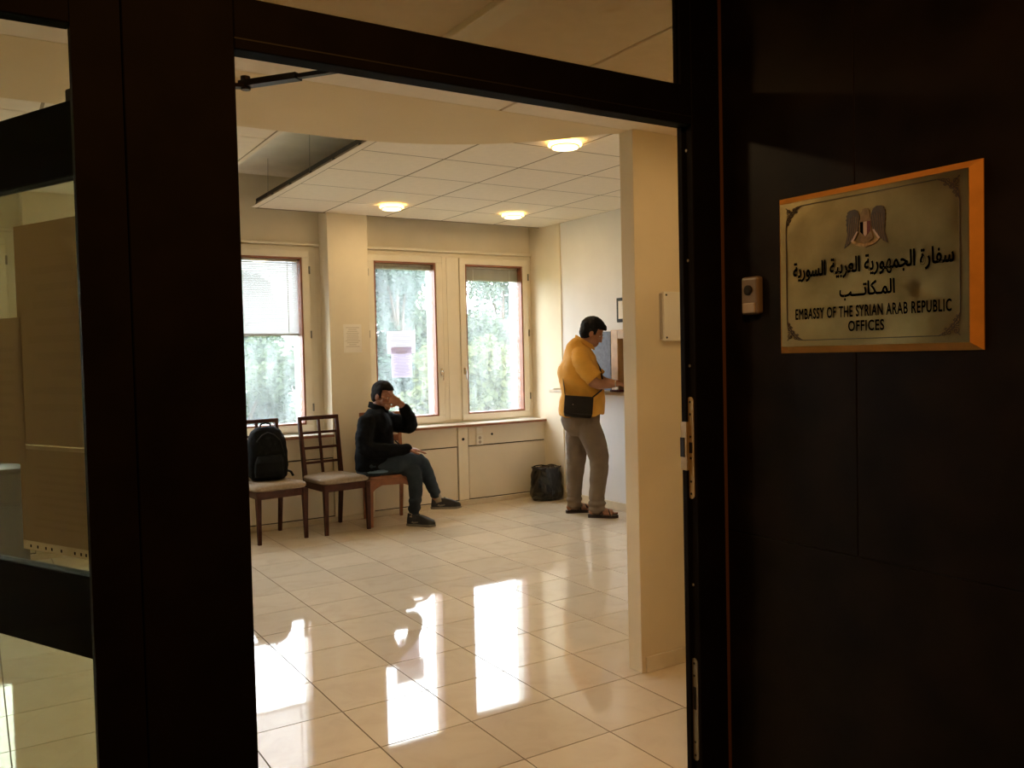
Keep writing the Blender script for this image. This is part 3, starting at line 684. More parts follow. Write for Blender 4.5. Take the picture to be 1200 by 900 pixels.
text('EMBASSY OF THE SYRIAN ARAB REPUBLIC', 1, 'english_line', 'ink', at(0.060, 0.081), 0.396, 0.0265, pq, bold=0.0, bev=0.020, sp=1.12)
text('OFFICES', 1, 'english_line', 'ink', at(0.209, 0.048), 0.092, 0.0245, pq, bold=0.0, bev=0.020, sp=1.12)
# border line and corner scrolls
def line(pts, r=0.0009):
    return [PQ(u, v, FT) for u, v in pts], r
bl = MB(); X0, X1, Y0, Y1 = 0.034, 0.474, 0.031, 0.356; c = 0.046
for a, b in (((X0+c, Y1), (X1-c, Y1)), ((X0+c, Y0), (X1-c, Y0)), ((X0, Y0+c), (X0, Y1-c)), ((X1, Y0+c), (X1, Y1-c))):
    bl.tube([PQ(*a, FT-0.0006), PQ(*b, FT-0.0006)], 0.0010, 5)
bl.build('border_line', 'engraved', pq)
def spiral(cx, cy, r, t0, turns, sg):
    return [(cx+r*(1-k/22*0.85)*math.cos(t0+sg*turns*2*math.pi*k/22), cy+r*(1-k/22*0.85)*math.sin(t0+sg*turns*2*math.pi*k/22)) for k in range(23)]
for sx, sy, ox, oy in ((1, 1, X0, Y0), (-1, 1, X1, Y0), (1, -1, X0, Y1), (-1, -1, X1, Y1)):
    mb = MB()
    for cx, cy, r, t0, tn, sg in ((0.009, 0.010, 0.0085, 0, 1.5, 1), (0.024, 0.007, 0.0068, 2.5, 1.4, -1), (0.007, 0.026, 0.0068, 4, 1.4, 1), (0.036, 0.004, 0.0045, 2, 1.3, 1), (0.004, 0.039, 0.0045, 1, 1.3, -1), (0.017, 0.018, 0.006, 1, 1.3, 1), (0.030, 0.012, 0.004, 0, 1.2, 1), (0.011, 0.033, 0.004, 0, 1.2, -1)):
        mb.tube([PQ(ox+sx*u, oy+sy*v, FT-0.0005) for u, v in spiral(cx, cy, r, t0, tn, sg)], 0.00095, 5)
    for pts in (((0, 0.048), (0.002, 0.03), (0.012, 0.020), (0.020, 0.012), (0.03, 0.002), (0.048, 0)), ((0.0, 0.0), (0.012, 0.012), (0.022, 0.022)), ((0.048, 0), (0.03, 0.008), (0.02, 0.02), (0.008, 0.03), (0, 0.048))):
        mb.tube([PQ(ox+sx*u, oy+sy*v, FT-0.0005) for u, v in pts], 0.0009, 5)
    mb.build('corner_scroll', 'engraved', pq)
# hawk emblem
def em(poly, m, name, w=0.0, parent=None, flip=False):
    f = lambda x, y: ((0.256+(-x if flip else x)*0.112), 0.279+y*0.100)
    return MB().prism(poly, lambda x, y: PQ(*f(x, y), F_-0.0005), lambda x, y: PQ(*f(x, y), F_+0.0010+w)).build(name, m, parent or ek)
ek = MB().prism([(0.0, 0.44), (0.06, 0.43), (0.09, 0.37), (0.10, 0.24), (0.15, 0.15), (0.14, -0.1), (0.18, -0.25), (0, -0.38), (-0.18, -0.25), (-0.14, -0.1), (-0.15, 0.15), (-0.10, 0.24), (-0.12, 0.33), (-0.07, 0.38), (-0.06, 0.43)],
     lambda x, y: PQ(0.256+x*0.112, 0.279+y*0.1, F_-0.0005), lambda x, y: PQ(0.256+x*0.112, 0.279+y*0.1, F_+0.0010)).build('hawk_emblem', 'emblem_brown', pq)
wing = [(0.13, 0.12), (0.13, 0.28), (0.17, 0.40), (0.25, 0.45), (0.36, 0.44), (0.42, 0.40), (0.41, 0.36), (0.445, 0.33), (0.43, 0.28), (0.455, 0.24), (0.435, 0.19), (0.45, 0.13), (0.43, 0.08), (0.44, 0.0), (0.42, -0.08), (0.43, -0.16), (0.46, -0.27), (0.50, -0.40), (0.40, -0.34), (0.28, -0.20), (0.18, -0.10)]
em(wing, 'emblem_grey', 'wing'); em(wing, 'emblem_grey', 'wing', flip=True)
for sg in (-1, 1):
    for k in range(5):
        a0 = 0.19+0.052*k; MB().tube([PQ(0.256+sg*x*0.112, 0.279+y*0.100, F_+0.0011) for x, y in ((a0-0.03, 0.30-0.02*abs(k-2)), (a0+0.005, 0.02-0.05*k), (a0+0.045, -0.16-0.05*k))], 0.0005, 4).build('feather_line', 'emblem_brown', ek)
sh = lambda a, b: [(a, 0.14), (b, 0.14), (b, -0.08 if abs(b) > 0.06 else -0.16), (a, -0.08 if abs(a) > 0.06 else -0.16)]
em(sh(-0.115, -0.04), 'ink', 'shield_stripe', 0.0008); em([(-0.04, 0.14), (0.04, 0.14), (0.04, -0.14), (0, -0.19), (-0.04, -0.14)], 'emblem_white', 'shield_stripe', 0.0009); em(sh(0.04, 0.115), 'emblem_red', 'shield_stripe', 0.0008)
em([(0.16, -0.06), (0.20, -0.06), (0.33, -0.26), (0.29, -0.28)], 'emblem_white', 'ribbon_band', 0.0008); em([(0.16, -0.06), (0.20, -0.06), (0.33, -0.26), (0.29, -0.28)], 'emblem_white', 'ribbon_band', 0.0008, flip=True)
em([(-0.34, -0.27), (-0.22, -0.37), (0.0, -0.43), (0.22, -0.37), (0.34, -0.27), (0.30, -0.22), (0.18, -0.31), (0, -0.36), (-0.18, -0.31), (-0.30, -0.22)], 'ribbon_gold', 'ribbon', 0.0007)

# ------------------------------------------------------------------ chairs
def chair(name, loc, rz, wood, label, cushion=True):
    c = empty(name, loc, rz, label=label, cat='chair')
    B = lambda nm, mb, m=wood, p=None, sm=False: mb.build(nm, m, p or c, local=True, smooth=sm)
    for s in (-1, 1):
        B('front_leg', MB().beam((s*0.203, -0.222, 0), (s*0.200, -0.215, 0.42), 0.026, 0.028, (0, 1, 0), 0.040, 0.042))
        B('back_leg', MB().beam((s*0.170, 0.235, 0), (s*0.176, 0.200, 0.43), 0.026, 0.032, (0, 1, 0), 0.032, 0.042).beam((s*0.176, 0.200, 0.42), (s*0.182, 0.275, 0.975), 0.032, 0.042, (0, 1, 0), 0.028, 0.026))
    B('apron', MB().bbox(-0.195, 0.195, -0.226, -0.206, 0.365, 0.428, 0.002, 1)); B('apron', MB().bbox(-0.17, 0.17, 0.19, 0.208, 0.365, 0.428, 0.002, 1))
    for s in (-1, 1): B('apron', MB().beam((s*0.196, -0.21, 0.397), (s*0.176, 0.20, 0.397), 0.020, 0.062))
    def bk(z): return 0.200+(z-0.42)/(0.975-0.42)*0.075
    B('top_rail', MB().bbox(-0.198, 0.198, bk(0.97)-0.014, bk(0.97)+0.012, 0.95, 0.985, 0.004, 2))
    if cushion:
        for z in (0.838, 0.704, 0.575): B('back_slat', MB().bbox(-0.17, 0.17, bk(z)-0.008, bk(z)+0.008, z-0.011, z+0.011, 0.002, 1))
        B('back_slat', MB().beam((0, bk(0.45), 0.45), (0, bk(0.95), 0.95), 0.022, 0.016, (0, 1, 0)))
        rings = []
        for zz, g in ((0.428, 0.004), (0.436, -0.006), (0.455, -0.008), (0.470, 0.0), (0.478, 0.03), (0.482, 0.09)):
            rg = []
            for k in range(32):
                t = 2*math.pi*k/32; cx, sy = math.cos(t), math.sin(t); ex = 0.28
                px = math.copysign(abs(cx)**ex, cx); py = math.copysign(abs(sy)**ex, sy)
                hw = 0.215-g+(-py)*0.012; rg.append(Vector((px*hw, -0.010+py*(0.228-g), zz+0.006*(1-px*px)*(1 if zz > 0.47 else 0))))
            rings.append(rg)
        B('seat_cushion', MB().loft(rings), 'seat_fabric', None, True)
    else:
        B('seat_board', MB().bbox(-0.208, 0.208, -0.240, 0.215, 0.428, 0.455, 0.008, 2))
        for z in (0.86, 0.74, 0.62): B('back_slat', MB().bbox(-0.17, 0.17, bk(z)-0.008, bk(z)+0.008, z-0.03, z+0.03, 0.003, 1))
        for s in (-1, 1): B('corner_bracket', MB().prism([(0, 0), (0.09, 0), (0.06, -0.012), (0.025, -0.03), (0, -0.055)], lambda u, v: Vector((s*(0.18-u), -0.222, 0.368+v)), lambda u, v: Vector((s*(0.18-u), -0.210, 0.368+v))))
    return c
chair('dining_chair', (0.425, 4.150, 0), R(6.5), 'dark_wood', 'dark wooden chair with a grey fabric seat carrying the black backpack')
chair('dining_chair', (0.990, 4.165, 0), R(7.5), 'dark_wood', 'empty dark wooden lattice-back chair with a grey fabric seat')
chair('side_chair', (1.505, 4.185, 0), R(-11.5), 'orange_wood', 'reddish wooden chair on which the man in black sits', cushion=False)

# ------------------------------------------------------------------ backpack and bin bag
bp = empty('backpack', (0.42, 4.20, 0.484), R(-6), label='black backpack standing on the chair nearest the door post', cat='backpack')
def sup(cx, cy, z, rx, ry, e=0.6, n=28):
    o = []
    for k in range(n):
        t = 2*math.pi*k/n; c, s = math.cos(t), math.sin(t)
        o.append(Vector((cx+math.copysign(abs(c)**e, c)*rx, cy+math.copysign(abs(s)**e, s)*ry, z)))
    return o
mb = MB().loft([sup(0, 0.0, 0.005, 0.13, 0.08), sup(0, 0, 0.03, 0.155, 0.10), sup(0, 0.0, 0.12, 0.165, 0.105), sup(0, 0.01, 0.24, 0.165, 0.10), sup(0, 0.03, 0.34, 0.155, 0.085), sup(0, 0.045, 0.41, 0.125, 0.065), sup(0, 0.05, 0.445, 0.075, 0.04)])
mb.remesh('pack_body', 'bag_black', bp, 0.010, 4, wrinkle=0.006, wscale=14)
MB().loft([sup(0, -0.09, 0.03, 0.115, 0.045), sup(0, -0.10, 0.08, 0.125, 0.05), sup(0, -0.10, 0.16, 0.12, 0.05), sup(0, -0.085, 0.215, 0.10, 0.03)]).remesh('front_pocket', 'bag_black', bp, 0.009, 3, wrinkle=0.004)
MB().tube([(-0.045, 0.05, 0.435), (-0.04, 0.05, 0.465), (0, 0.05, 0.48), (0.04, 0.05, 0.465), (0.045, 0.05, 0.435)], 0.008, 8).build('grab_handle', 'bag_black', bp, local=True, smooth=True)
for s in (-1, 1): MB().tube([(s*0.06, 0.10, 0.42), (s*0.10, 0.13, 0.30), (s*0.13, 0.12, 0.14), (s*0.16, 0.07, 0.05)], [(0.02, 0.006)]*4, 8).build('shoulder_strap', 'bag_black', bp, local=True, smooth=True)
MB().tube([(0.15, 0.02, 0.07), (0.19, -0.01, 0.055), (0.205, -0.03, 0.02)], [(0.012, 0.003)]*3, 8).build('strap_end', 'bag_black', bp, local=True)
MB().tube([(-0.10, -0.068, 0.33), (-0.05, -0.058, 0.385), (0, -0.045, 0.405), (0.05, -0.058, 0.385), (0.10, -0.068, 0.33), (0.13, -0.072, 0.2)], 0.004, 6).build('zip', 'hole_black', bp, local=True)

bn = empty('bin_bag', (3.285, 4.235, 0.0), R(10), label='black plastic bin bag slumped in the corner behind the standing man', cat='bin bag')
rings = [sup(0, 0, 0.004, 0.145, 0.125, 0.7), sup(0, 0, 0.03, 0.165, 0.14, 0.7), sup(0, 0, 0.10, 0.16, 0.135, 0.7), sup(0, 0, 0.2, 0.145, 0.125, 0.65), sup(0.005, 0, 0.30, 0.135, 0.115, 0.6), sup(0.005, 0, 0.335, 0.138, 0.118, 0.6), sup(0.01, 0, 0.325, 0.11, 0.09, 0.6), sup(0.01, 0, 0.315, 0.04, 0.03, 0.6)]
def crumple(me):
    for v in me:
        q = Vector((v.co.x*9, v.co.y*9, v.co.z*6)); n_ = abs(noise.noise(q))+0.35*abs(noise.noise(q*2.3+Vector((3, 1, 7)))); v.co += v.normal*(n_-0.3)*0.030
        v.co.z = max(v.co.z, 0.001)
MB().loft(rings).remesh('bag_skin', 'bin_plastic', bn, 0.008, 2, post=crumple)
MB().tube([Vector((0.005+0.139*math.copysign(abs(math.cos(t))**0.6, math.cos(t)), 0.119*math.copysign(abs(math.sin(t))**0.6, math.sin(t)), 0.333+0.006*math.sin(5*t))) for t in [2*math.pi*k/40 for k in range(41)]], 0.007, 6).build('bag_rim', 'bin_plastic', bn, local=True, smooth=True)

# ------------------------------------------------------------------ people
def limb(mb, pts, rad, n=14):
    """tapered limb through joints, with rounded ends"""
    pts = [Vector(p) for p in pts]
    P = []; Q = []
    for i in range(len(pts)-1):
        for k in range(4):
            t = k/4; P.append(pts[i].lerp(pts[i+1], t)); a, b = rad[i], rad[i+1]
            a = a if isinstance(a, tuple) else (a, a); b = b if isinstance(b, tuple) else (b, b)
            Q.append((a[0]+(b[0]-a[0])*t, a[1]+(b[1]-a[1])*t))
    P.append(pts[-1]); l = rad[-1]; Q.append(l if isinstance(l, tuple) else (l, l))
    # soften bends
    for _ in range(2):
        P2 = P[:]
        for i in range(1, len(P)-1): P2[i] = P[i]*0.5+(P[i-1]+P[i+1])*0.25
        P = P2
    mb.tube(P, Q, n)
    for p, q in ((P[0], Q[0]), (P[-1], Q[-1])): r = min(q)*0.97; mb.ell(p, (r, r, r), n=12, m=8)
    return mb
def hand(mb, wrist, d, nrm, side=1, curl=0.5, spread=0.10, L=0.185):
    """palm, four fingers of different length with knuckle bends, thumb from the side of the palm"""
    d = Vector(d).normalized(); nrm = Vector(nrm); nrm = (nrm-d*nrm.dot(d)).normalized(); s = d.cross(nrm)*side; w = Vector(wrist)
    rot = Matrix((d, s, nrm)).transposed()
    mb.ell(w+d*0.050, (0.056, 0.041, 0.017), rot); mb.ell(w+d*0.012, (0.03, 0.027, 0.018), rot)
    for k, (off, ln) in enumerate(((-0.033, 0.080), (-0.011, 0.090), (0.012, 0.083), (0.034, 0.064))):
        b = w+d*(0.086-0.006*abs(k-1))+s*off; dd = (d+s*spread*(k-1.4)*0.6).normalized(); pts = [w+d*0.05+s*off*0.8, b]; p = b
        for j, f in enumerate((0.45, 0.32, 0.23)):
            a = curl*(j+0.6)*0.6; q = dd*math.cos(a)+nrm*math.sin(a); p = p+q*ln*f; pts.append(p)
        limb(mb, pts, [0.0095, 0.0088, 0.0082, 0.0076, 0.0066], 8)
    b = w+d*0.022-s*0.022; t1 = b+(d*0.6-s*0.75+nrm*0.15).normalized()*0.042; t2 = t1+(d*0.85-s*0.35+nrm*0.25).normalized()*0.032; t3 = t2+(d*0.95-s*0.1+nrm*0.3).normalized()*0.024
    limb(mb, [b, t1, t2, t3], [0.014, 0.0125, 0.0105, 0.009], 8)
def headrot(fwd, up):
    f = Vector(fwd).normalized(); u = Vector(up); u = (u-f*u.dot(f)).normalized(); l = u.cross(f)
    return Matrix((f, l, u)).transposed()
def head(mb, c, rot, k=1.0):
    c = Vector(c)
    def e(p, r): mb.ell(c+rot @ (Vector(p)*k), tuple(x*k for x in r), rot)
    e((-0.008, 0, 0.032), (0.098, 0.076, 0.088)); e((0.038, 0, -0.032), (0.055, 0.058, 0.082)); e((0.052, 0, -0.088), (0.042, 0.040, 0.030)); e((0.015, 0, -0.07), (0.055, 0.054, 0.045))
    e((0.096, 0, -0.020), (0.016, 0.011, 0.032)); e((0.104, 0, -0.038), (0.015, 0.015, 0.012)); e((0.078, 0, 0.022), (0.018, 0.050, 0.013)); e((0.088, 0, -0.070), (0.012, 0.024, 0.010)); e((0.082, 0, -0.082), (0.012, 0.02, 0.008))
    for s in (-1, 1): e((-0.010, s*0.078, -0.012), (0.020, 0.010, 0.032)); e((0.05, s*0.04, -0.03), (0.03, 0.022, 0.02))
def eyes(parent, c, rot, k=1.0):
    for s in (-1, 1):
        p = Vector(c)+rot @ (Vector((0.082, s*0.030, 0.0))*k)
        e = MB().ell(p-rot @ Vector((0.010, 0, 0)), (0.010*k, 0.011*k, 0.005*k), rot, 12, 8).build('eye', 'eye_white', parent, local=True, smooth=True)
        MB().ell(p+rot @ Vector((-0.002, 0, -0.001)), (0.004, 0.0050, 0.0045), rot, 10, 6).build('iris', 'iris', e, local=True, smooth=True)
        MB().ell(Vector(c)+rot @ (Vector((0.093, s*0.031, 0.021))*k), (0.006, 0.021, 0.004), rot, 10, 6).build('eyebrow', 'hair_black', parent, local=True, smooth=True)
def hair(parent, c, rot, m, k=1.0, front=0.045, side=-0.02, thick=1.0, fringe=0.0):
    c = Vector(c); mb = MB()
    def e(p, r): mb.ell(c+rot @ (Vector(p)*k), tuple(x*k for x in r), rot, 20, 14)
    e((-0.012, 0, 0.045), (0.108*thick, 0.087*thick, 0.096*thick)); e((-0.045, 0, 0.0), (0.066*thick, 0.079*thick, 0.085))
    if fringe: e((0.055, 0, 0.075), (0.05, 0.07, 0.04)); e((0.075, 0.0, 0.06), (0.03, 0.06, 0.022))
    inv = rot.transposed()
    def post(me):
        for v in me:
            q = inv @ (v.co-c)/k
            lim = front if q.x > 0.03 else (side if q.x > -0.035 else -0.085)
            if q.x > 0.03: lim = front+max(0, (q.x-0.03))*0.25
            if q.z < lim:
                g = Vector((q.x*0.72, q.y*0.72, q.z)) if q.x > -0.03 else Vector((q.x*0.86, q.y*0.86, q.z)); v.co = c+rot @ (g*k)
            else:
                v.co += v.normal*0.004*noise.noise(v.co*45)
    return mb.remesh('hair', m, parent, 0.007, 3, post=post)
def torso(mb, secs, n=28):
    """secs: (centre, half width front-back vec, half width side vec)"""
    rings = []
    for c, fx, sy in secs:
        c = Vector(c); fx = Vector(fx); sy = Vector(sy)
        rg = []
        for k in range(n):
            t = 2*math.pi*k/n; a, b = math.cos(t), math.sin(t); rg.append(c+fx*math.copysign(abs(a)**0.85, a)+sy*math.copysign(abs(b)**0.85, b))
        rings.append(rg)
    mb.loft(rings)

# --- standing man in the yellow shirt (local x = the way he leans, y = away from the camera)
pm_ = empty('person', (3.135, 3.236, 0), R(-37.4), label='standing person in a yellow short-sleeved shirt and khaki trousers writing at the counter', cat='person')
HC = (0.008, 0.015, 1.676); HR = headrot((0.80, 0.10, -0.40), (0.42, 0, 0.9))
fx = lambda a, b=0.0: Vector((a, b, 0)); sy = lambda a, b=0.0: Vector((b, a, 0))
b = MB(); head(b, HC, HR, 1.02)
limb(b, [(-0.050, 0.01, 1.59), (-0.090, 0.01, 1.50)], [0.062, 0.070])
torso(b, [((-0.10, 0, 1.46), fx(0.09), sy(0.16)), ((-0.10, 0, 1.25), fx(0.13), sy(0.15)), ((-0.09, 0, 0.98), fx(0.13), sy(0.15))])
# near arm: shoulder, elbow, wrist; then the far arm resting on the counter
limb(b, [(-0.085, -0.165, 1.46), (0.000, -0.235, 1.205), (0.225, -0.175, 1.213)], [0.060, 0.053, 0.032]); hand(b, (0.228, -0.175, 1.213), (0.9, 0.2, -0.25), (0, 0.15, -1), side=1, curl=0.55)
limb(b, [(-0.06, 0.175, 1.45), (0.07, 0.23, 1.22), (0.24, 0.16, 1.20)], [0.058, 0.048, 0.030]); hand(b, (0.242, 0.158, 1.198), (0.95, -0.25, -0.2), (0, -0.15, -1), side=-1, curl=0.35)
# legs inside the trousers down to the feet
limb(b, [(-0.09, -0.09, 0.92), (0.05, -0.10, 0.53), (0.02, -0.10, 0.10)], [0.08, 0.055, 0.042]); limb(b, [(-0.12, 0.09, 0.92), (-0.14, 0.12, 0.53), (-0.19, 0.12, 0.10)], [0.08, 0.055, 0.042])
for ax, ay, dx in ((0.005, -0.115, (1, -0.12)), (-0.205, 0.12, (1, 0.25))):
    d = Vector((dx[0], dx[1], 0)).normalized(); s_ = Vector((-d.y, d.x, 0)); a0 = Vector((ax, ay, 0))
    limb(b, [a0+Vector((0, 0, 0.12)), a0+Vector((0, 0, 0.07))-d*0.015, a0-d*0.03+Vector((0, 0, 0.055))], [0.040, 0.040, 0.032]); limb(b, [a0+Vector((0, 0, 0.075)), a0+d*0.09+Vector((0, 0, 0.052)), a0+d*0.155+Vector((0, 0, 0.042))], [0.040, (0.036, 0.030), (0.040, 0.016)])
    for k in range(5):
        q = a0+d*(0.165-0.012*k*(1 if ay < 0 else 1))+s_*(0.034-0.017*k)*(1 if ay < 0 else -1)*(1)+Vector((0, 0, 0.036)); limb(b, [q-d*0.03, q+d*0.028], [0.011 if k else 0.014, 0.009 if k else 0.012], 8)
b.remesh('body', 'skin_arm', pm_, 0.0055, 3)
eyes(pm_, HC, HR, 1.02); hair(pm_, HC, HR, 'hair_black', 1.05, front=0.046, side=-0.012, thick=1.03, fringe=1)
# shirt
b = MB()
torso(b, [((-0.100, 0.005, 0.925), fx(0.205), sy(0.205)), ((-0.100, 0.005, 0.99), fx(0.212), sy(0.20)), ((-0.090, 0.005, 1.12), fx(0.198), sy(0.20)), ((-0.100, 0.0, 1.26), fx(0.185), sy(0.205)), ((-0.115, 0.0, 1.38), fx(0.165), sy(0.215)), ((-0.110, 0.0, 1.47), fx(0.145, 0.0), sy(0.195)), ((-0.108, 0.005, 1.535), Vector((0.118, 0, -0.025)), sy(0.130)), ((-0.085, 0.008, 1.575), Vector((0.088, 0, -0.045)), sy(0.088)), ((-0.062, 0.010, 1.602), Vector((0.068, 0, -0.045)), sy(0.070))])
limb(b, [(-0.100, -0.12, 1.47), (-0.085, -0.16, 1.44)], [0.080, 0.078]); limb(b, [(-0.085, 0.12, 1.47), (-0.07, 0.16, 1.44)], [0.080, 0.078])
b.ell((-0.12, 0, 1.30), (0.19, 0.19, 0.2))
def shirt_post(me):
    for v in me:
        q = Vector((v.co.x*7+v.co.z*5, v.co.y*7, v.co.z*4-v.co.x*3)); v.co += v.normal*(0.013*noise.noise(q)+0.007*(0.5-abs(noise.noise(q*1.9))))
        # diagonal drag folds towards the bag strap
        v.co += v.normal*0.006*math.sin((v.co.x*0.7+v.co.z)*46)*max(0, 1-abs(v.co.z-1.16)/0.22)
        if v.co.z < 1.0: v.co += v.normal*0.008*math.sin(math.atan2(v.co.y, v.co.x+0.1)*5)*(1.0-v.co.z)/0.08
sho = b.remesh('shirt', 'shirt_yellow', pm_, 0.009, 4, post=shirt_post)
def sleeve(pts, rad):
    mb = MB(); pts = [Vector(p) for p in pts]; P = []; Q = []
    for i in range(len(pts)-1):
        for k in range(6): P.append(pts[i].lerp(pts[i+1], k/6)); Q.append(rad[i]+(rad[i+1]-rad[i])*k/6)
    P.append(pts[-1]); Q.append(rad[-1])
    for _ in range(4): P = [P[0]]+[P[i]*0.5+(P[i-1]+P[i+1])*0.25 for i in range(1, len(P)-1)]+[P[-1]]
    for i in range(len(Q)): Q[i] += 0.0035*math.sin(i*1.9)
    e = (P[-1]-P[-2]).normalized()
    P += [P[-1]-e*0.004, P[-1]-e*0.03]; Q += [Q[-1]-0.007, Q[-1]-0.010]
    mb.tube(P[:-2], Q[:-2], 22, cap=False); o = mb.build('sleeve', 'shirt_yellow', sho, local=True, smooth=True)
    MB().tube([P[-3]-e*0.024, P[-3]+e*0.001, P[-3]+e*0.001, P[-3]-e*0.03], [Q[-3]+0.0025, Q[-3]+0.003, Q[-3]-0.006, Q[-3]-0.010], 22, cap=False).build('sleeve_hem', 'shirt_yellow', sho, local=True, smooth=True)
sleeve([(-0.112, -0.125, 1.505), (-0.098, -0.185, 1.44), (-0.055, -0.225, 1.35), (0.022, -0.232, 1.262)], [0.068, 0.086, 0.085, 0.078])
sleeve([(-0.095, 0.125, 1.50), (-0.07, 0.185, 1.43), (-0.02, 0.215, 1.35), (0.06, 0.225, 1.262)], [0.066, 0.083, 0.082, 0.076])
mb = MB()
for k in range(17):
    pass
col_ = []
for k in range(19):
    t = math.pi*2*k/18; col_.append((Vector((-0.062+0.074*math.cos(t), 0.010+0.074*math.sin(t), 1.590-0.050*math.cos(t))), t))
mb.loft([[p+Vector((0.006*math.cos(t), 0.006*math.sin(t), 0.022)) for p, t in col_[:-1]], [p+Vector((0.02*math.cos(t), 0.02*math.sin(t), -0.024)) for p, t in col_[:-1]], [p+Vector((0.012*math.cos(t), 0.012*math.sin(t), -0.024)) for p, t in col_[:-1]], [p+Vector((-0.002*math.cos(t), -0.002*math.sin(t), 0.02)) for p, t in col_[:-1]]], cap=False)
mb.build('collar', 'shirt_yellow', pm_, local=True, smooth=True)
# trousers
b = MB()
torso(b, [((-0.110, 0, 0.97), fx(0.175), sy(0.175)), ((-0.115, 0, 0.88), fx(0.180), sy(0.185)), ((-0.105, 0, 0.80), fx(0.165), sy(0.18)), ((-0.09, 0.0, 0.74), fx(0.12), sy(0.14))])
limb(b, [(-0.055, -0.085, 0.84), (0.005, -0.095, 0.70), (0.055, -0.10, 0.545), (0.045, -0.10, 0.40), (0.022, -0.105, 0.20), (0.022, -0.108, 0.075)], [0.118, 0.108, 0.090, 0.082, 0.072, 0.078], 18)
limb(b, [(-0.140, 0.085, 0.84), (-0.150, 0.10, 0.70), (-0.155, 0.115, 0.545), (-0.172, 0.12, 0.40), (-0.185, 0.12, 0.20), (-0.185, 0.12, 0.075)], [0.110, 0.105, 0.092, 0.082, 0.070, 0.070], 18)
def trouser_post(me):
    for v in me:
        q = Vector((v.co.x*8, v.co.y*8, v.co.z*11)); a = 1 if v.co.z < 0.3 or 0.45 < v.co.z < 0.65 else 0.5
        v.co += v.normal*(0.008*noise.noise(q)+0.004*noise.noise(q*2.2))*a
        if v.co.z < 0.16: v.co += v.normal*0.006*math.sin(v.co.z*110)
        v.co.z = max(v.co.z, 0.035)
b.remesh('trousers', 'trousers_khaki', pm_, 0.009, 3, post=trouser_post)
for ax, ay, dx in ((0.005, -0.115, (1, -0.12)), (-0.205, 0.12, (1, 0.25))):
    d = Vector((dx[0], dx[1], 0)).normalized(); s_ = Vector((-d.y, d.x, 0)); a0 = Vector((ax, ay, 0)); F = lambda u, v, z: a0+d*u+s_*v+Vector((0, 0, z))
    out = [(-0.068, 0), (-0.06, 0.028), (-0.02, 0.036), (0.06, 0.036), (0.13, 0.048), (0.18, 0.044), (0.208, 0.018), (0.208, -0.018), (0.18, -0.042), (0.13, -0.046), (0.06, -0.034), (-0.02, -0.036), (-0.06, -0.028)]
    sd = MB().prism(out, lambda u, v: F(u, v, 0.0), lambda u, v: F(u, v, 0.026)).build('sandal', 'sandal', pm_, local=True)
    for u0, u1, h in ((0.10, 0.145, 0.062), (0.035, 0.07, 0.088)):
        MB().tube([F(u0, 0.044, 0.018), F((u0+u1)/2-0.01, 0.034, h*0.8), F((u0+u1)/2, 0, h+0.004), F((u0+u1)/2+0.01, -0.034, h*0.8), F(u1, -0.044, 0.018)], [(0.005, 0.016)]*5, 8).build('sandal_strap', 'sandal', sd, local=True, smooth=True)
    MB().tube([F(0.145, 0.044, 0.018), F(0.11, 0.02, 0.06), F(0.07, -0.02, 0.082), F(0.035, -0.042, 0.02)], [(0.005, 0.013)]*4, 8).build('sandal_strap', 'sandal', sd, local=True, smooth=True)
wt = MB().tube([Vector((0.205, -0.180, 1.213))+Vector((0, 0.036*math.cos(t), 0.034*math.sin(t))) for t in [2*math.pi*k/16 for k in range(17)]], 0.0035, 6).build('watch', 'chrome', pm_, local=True, smooth=True)
# shoulder bag
PMM = Matrix.Translation((3.135, 3.236, 0)) @ Matrix.Rotation(R(-37.4), 4, 'Z')
sb = empty('shoulder_bag', tuple(PMM @ Vector((-0.13, -0.25, 0.92))), R(-37.4), label='dark brown shoulder bag hanging at the hip of the man in yellow', cat='bag')
def LB(p): return PMM @ Vector(p)
mb = MB(); 
Mb = PMM @ Matrix.Translation((-0.125, -0.245, 1.015)) @ Matrix.Rotation(R(5), 4, 'Y')
mb.bbox(-0.125, 0.125, -0.04, 0.04, -0.095, 0.095, 0.022, 3, Mb).build('bag_body', 'satchel', sb, smooth=True)
MB().bbox(-0.128, 0.128, -0.047, -0.036, -0.06, 0.098, 0.005, 2, Mb).build('flap', 'satchel', sb)
MB().ell(Mb @ Vector((-0.05, -0.049, 0.02)), (0.006, 0.006, 0.006), None, 10, 6).build('stud', 'chrome', sb, smooth=True)
sp_ = [(-0.240, -0.225, 1.105), (-0.256, -0.135, 1.22), (-0.270, -0.06, 1.35), (-0.245, 0.04, 1.455), (-0.195, 0.125, 1.535), (-0.10, 0.145, 1.548), (0.015, 0.105, 1.46), (0.078, 0.05, 1.34), (0.100, -0.03, 1.22), (0.085, -0.13, 1.155), (0.035, -0.222, 1.12), (0.0, -0.245, 1.095)]
MB().tube([LB(p) for p in sp_], [(0.017, 0.004)]*len(sp_), 8).build('strap', 'satchel', sb, smooth=True)

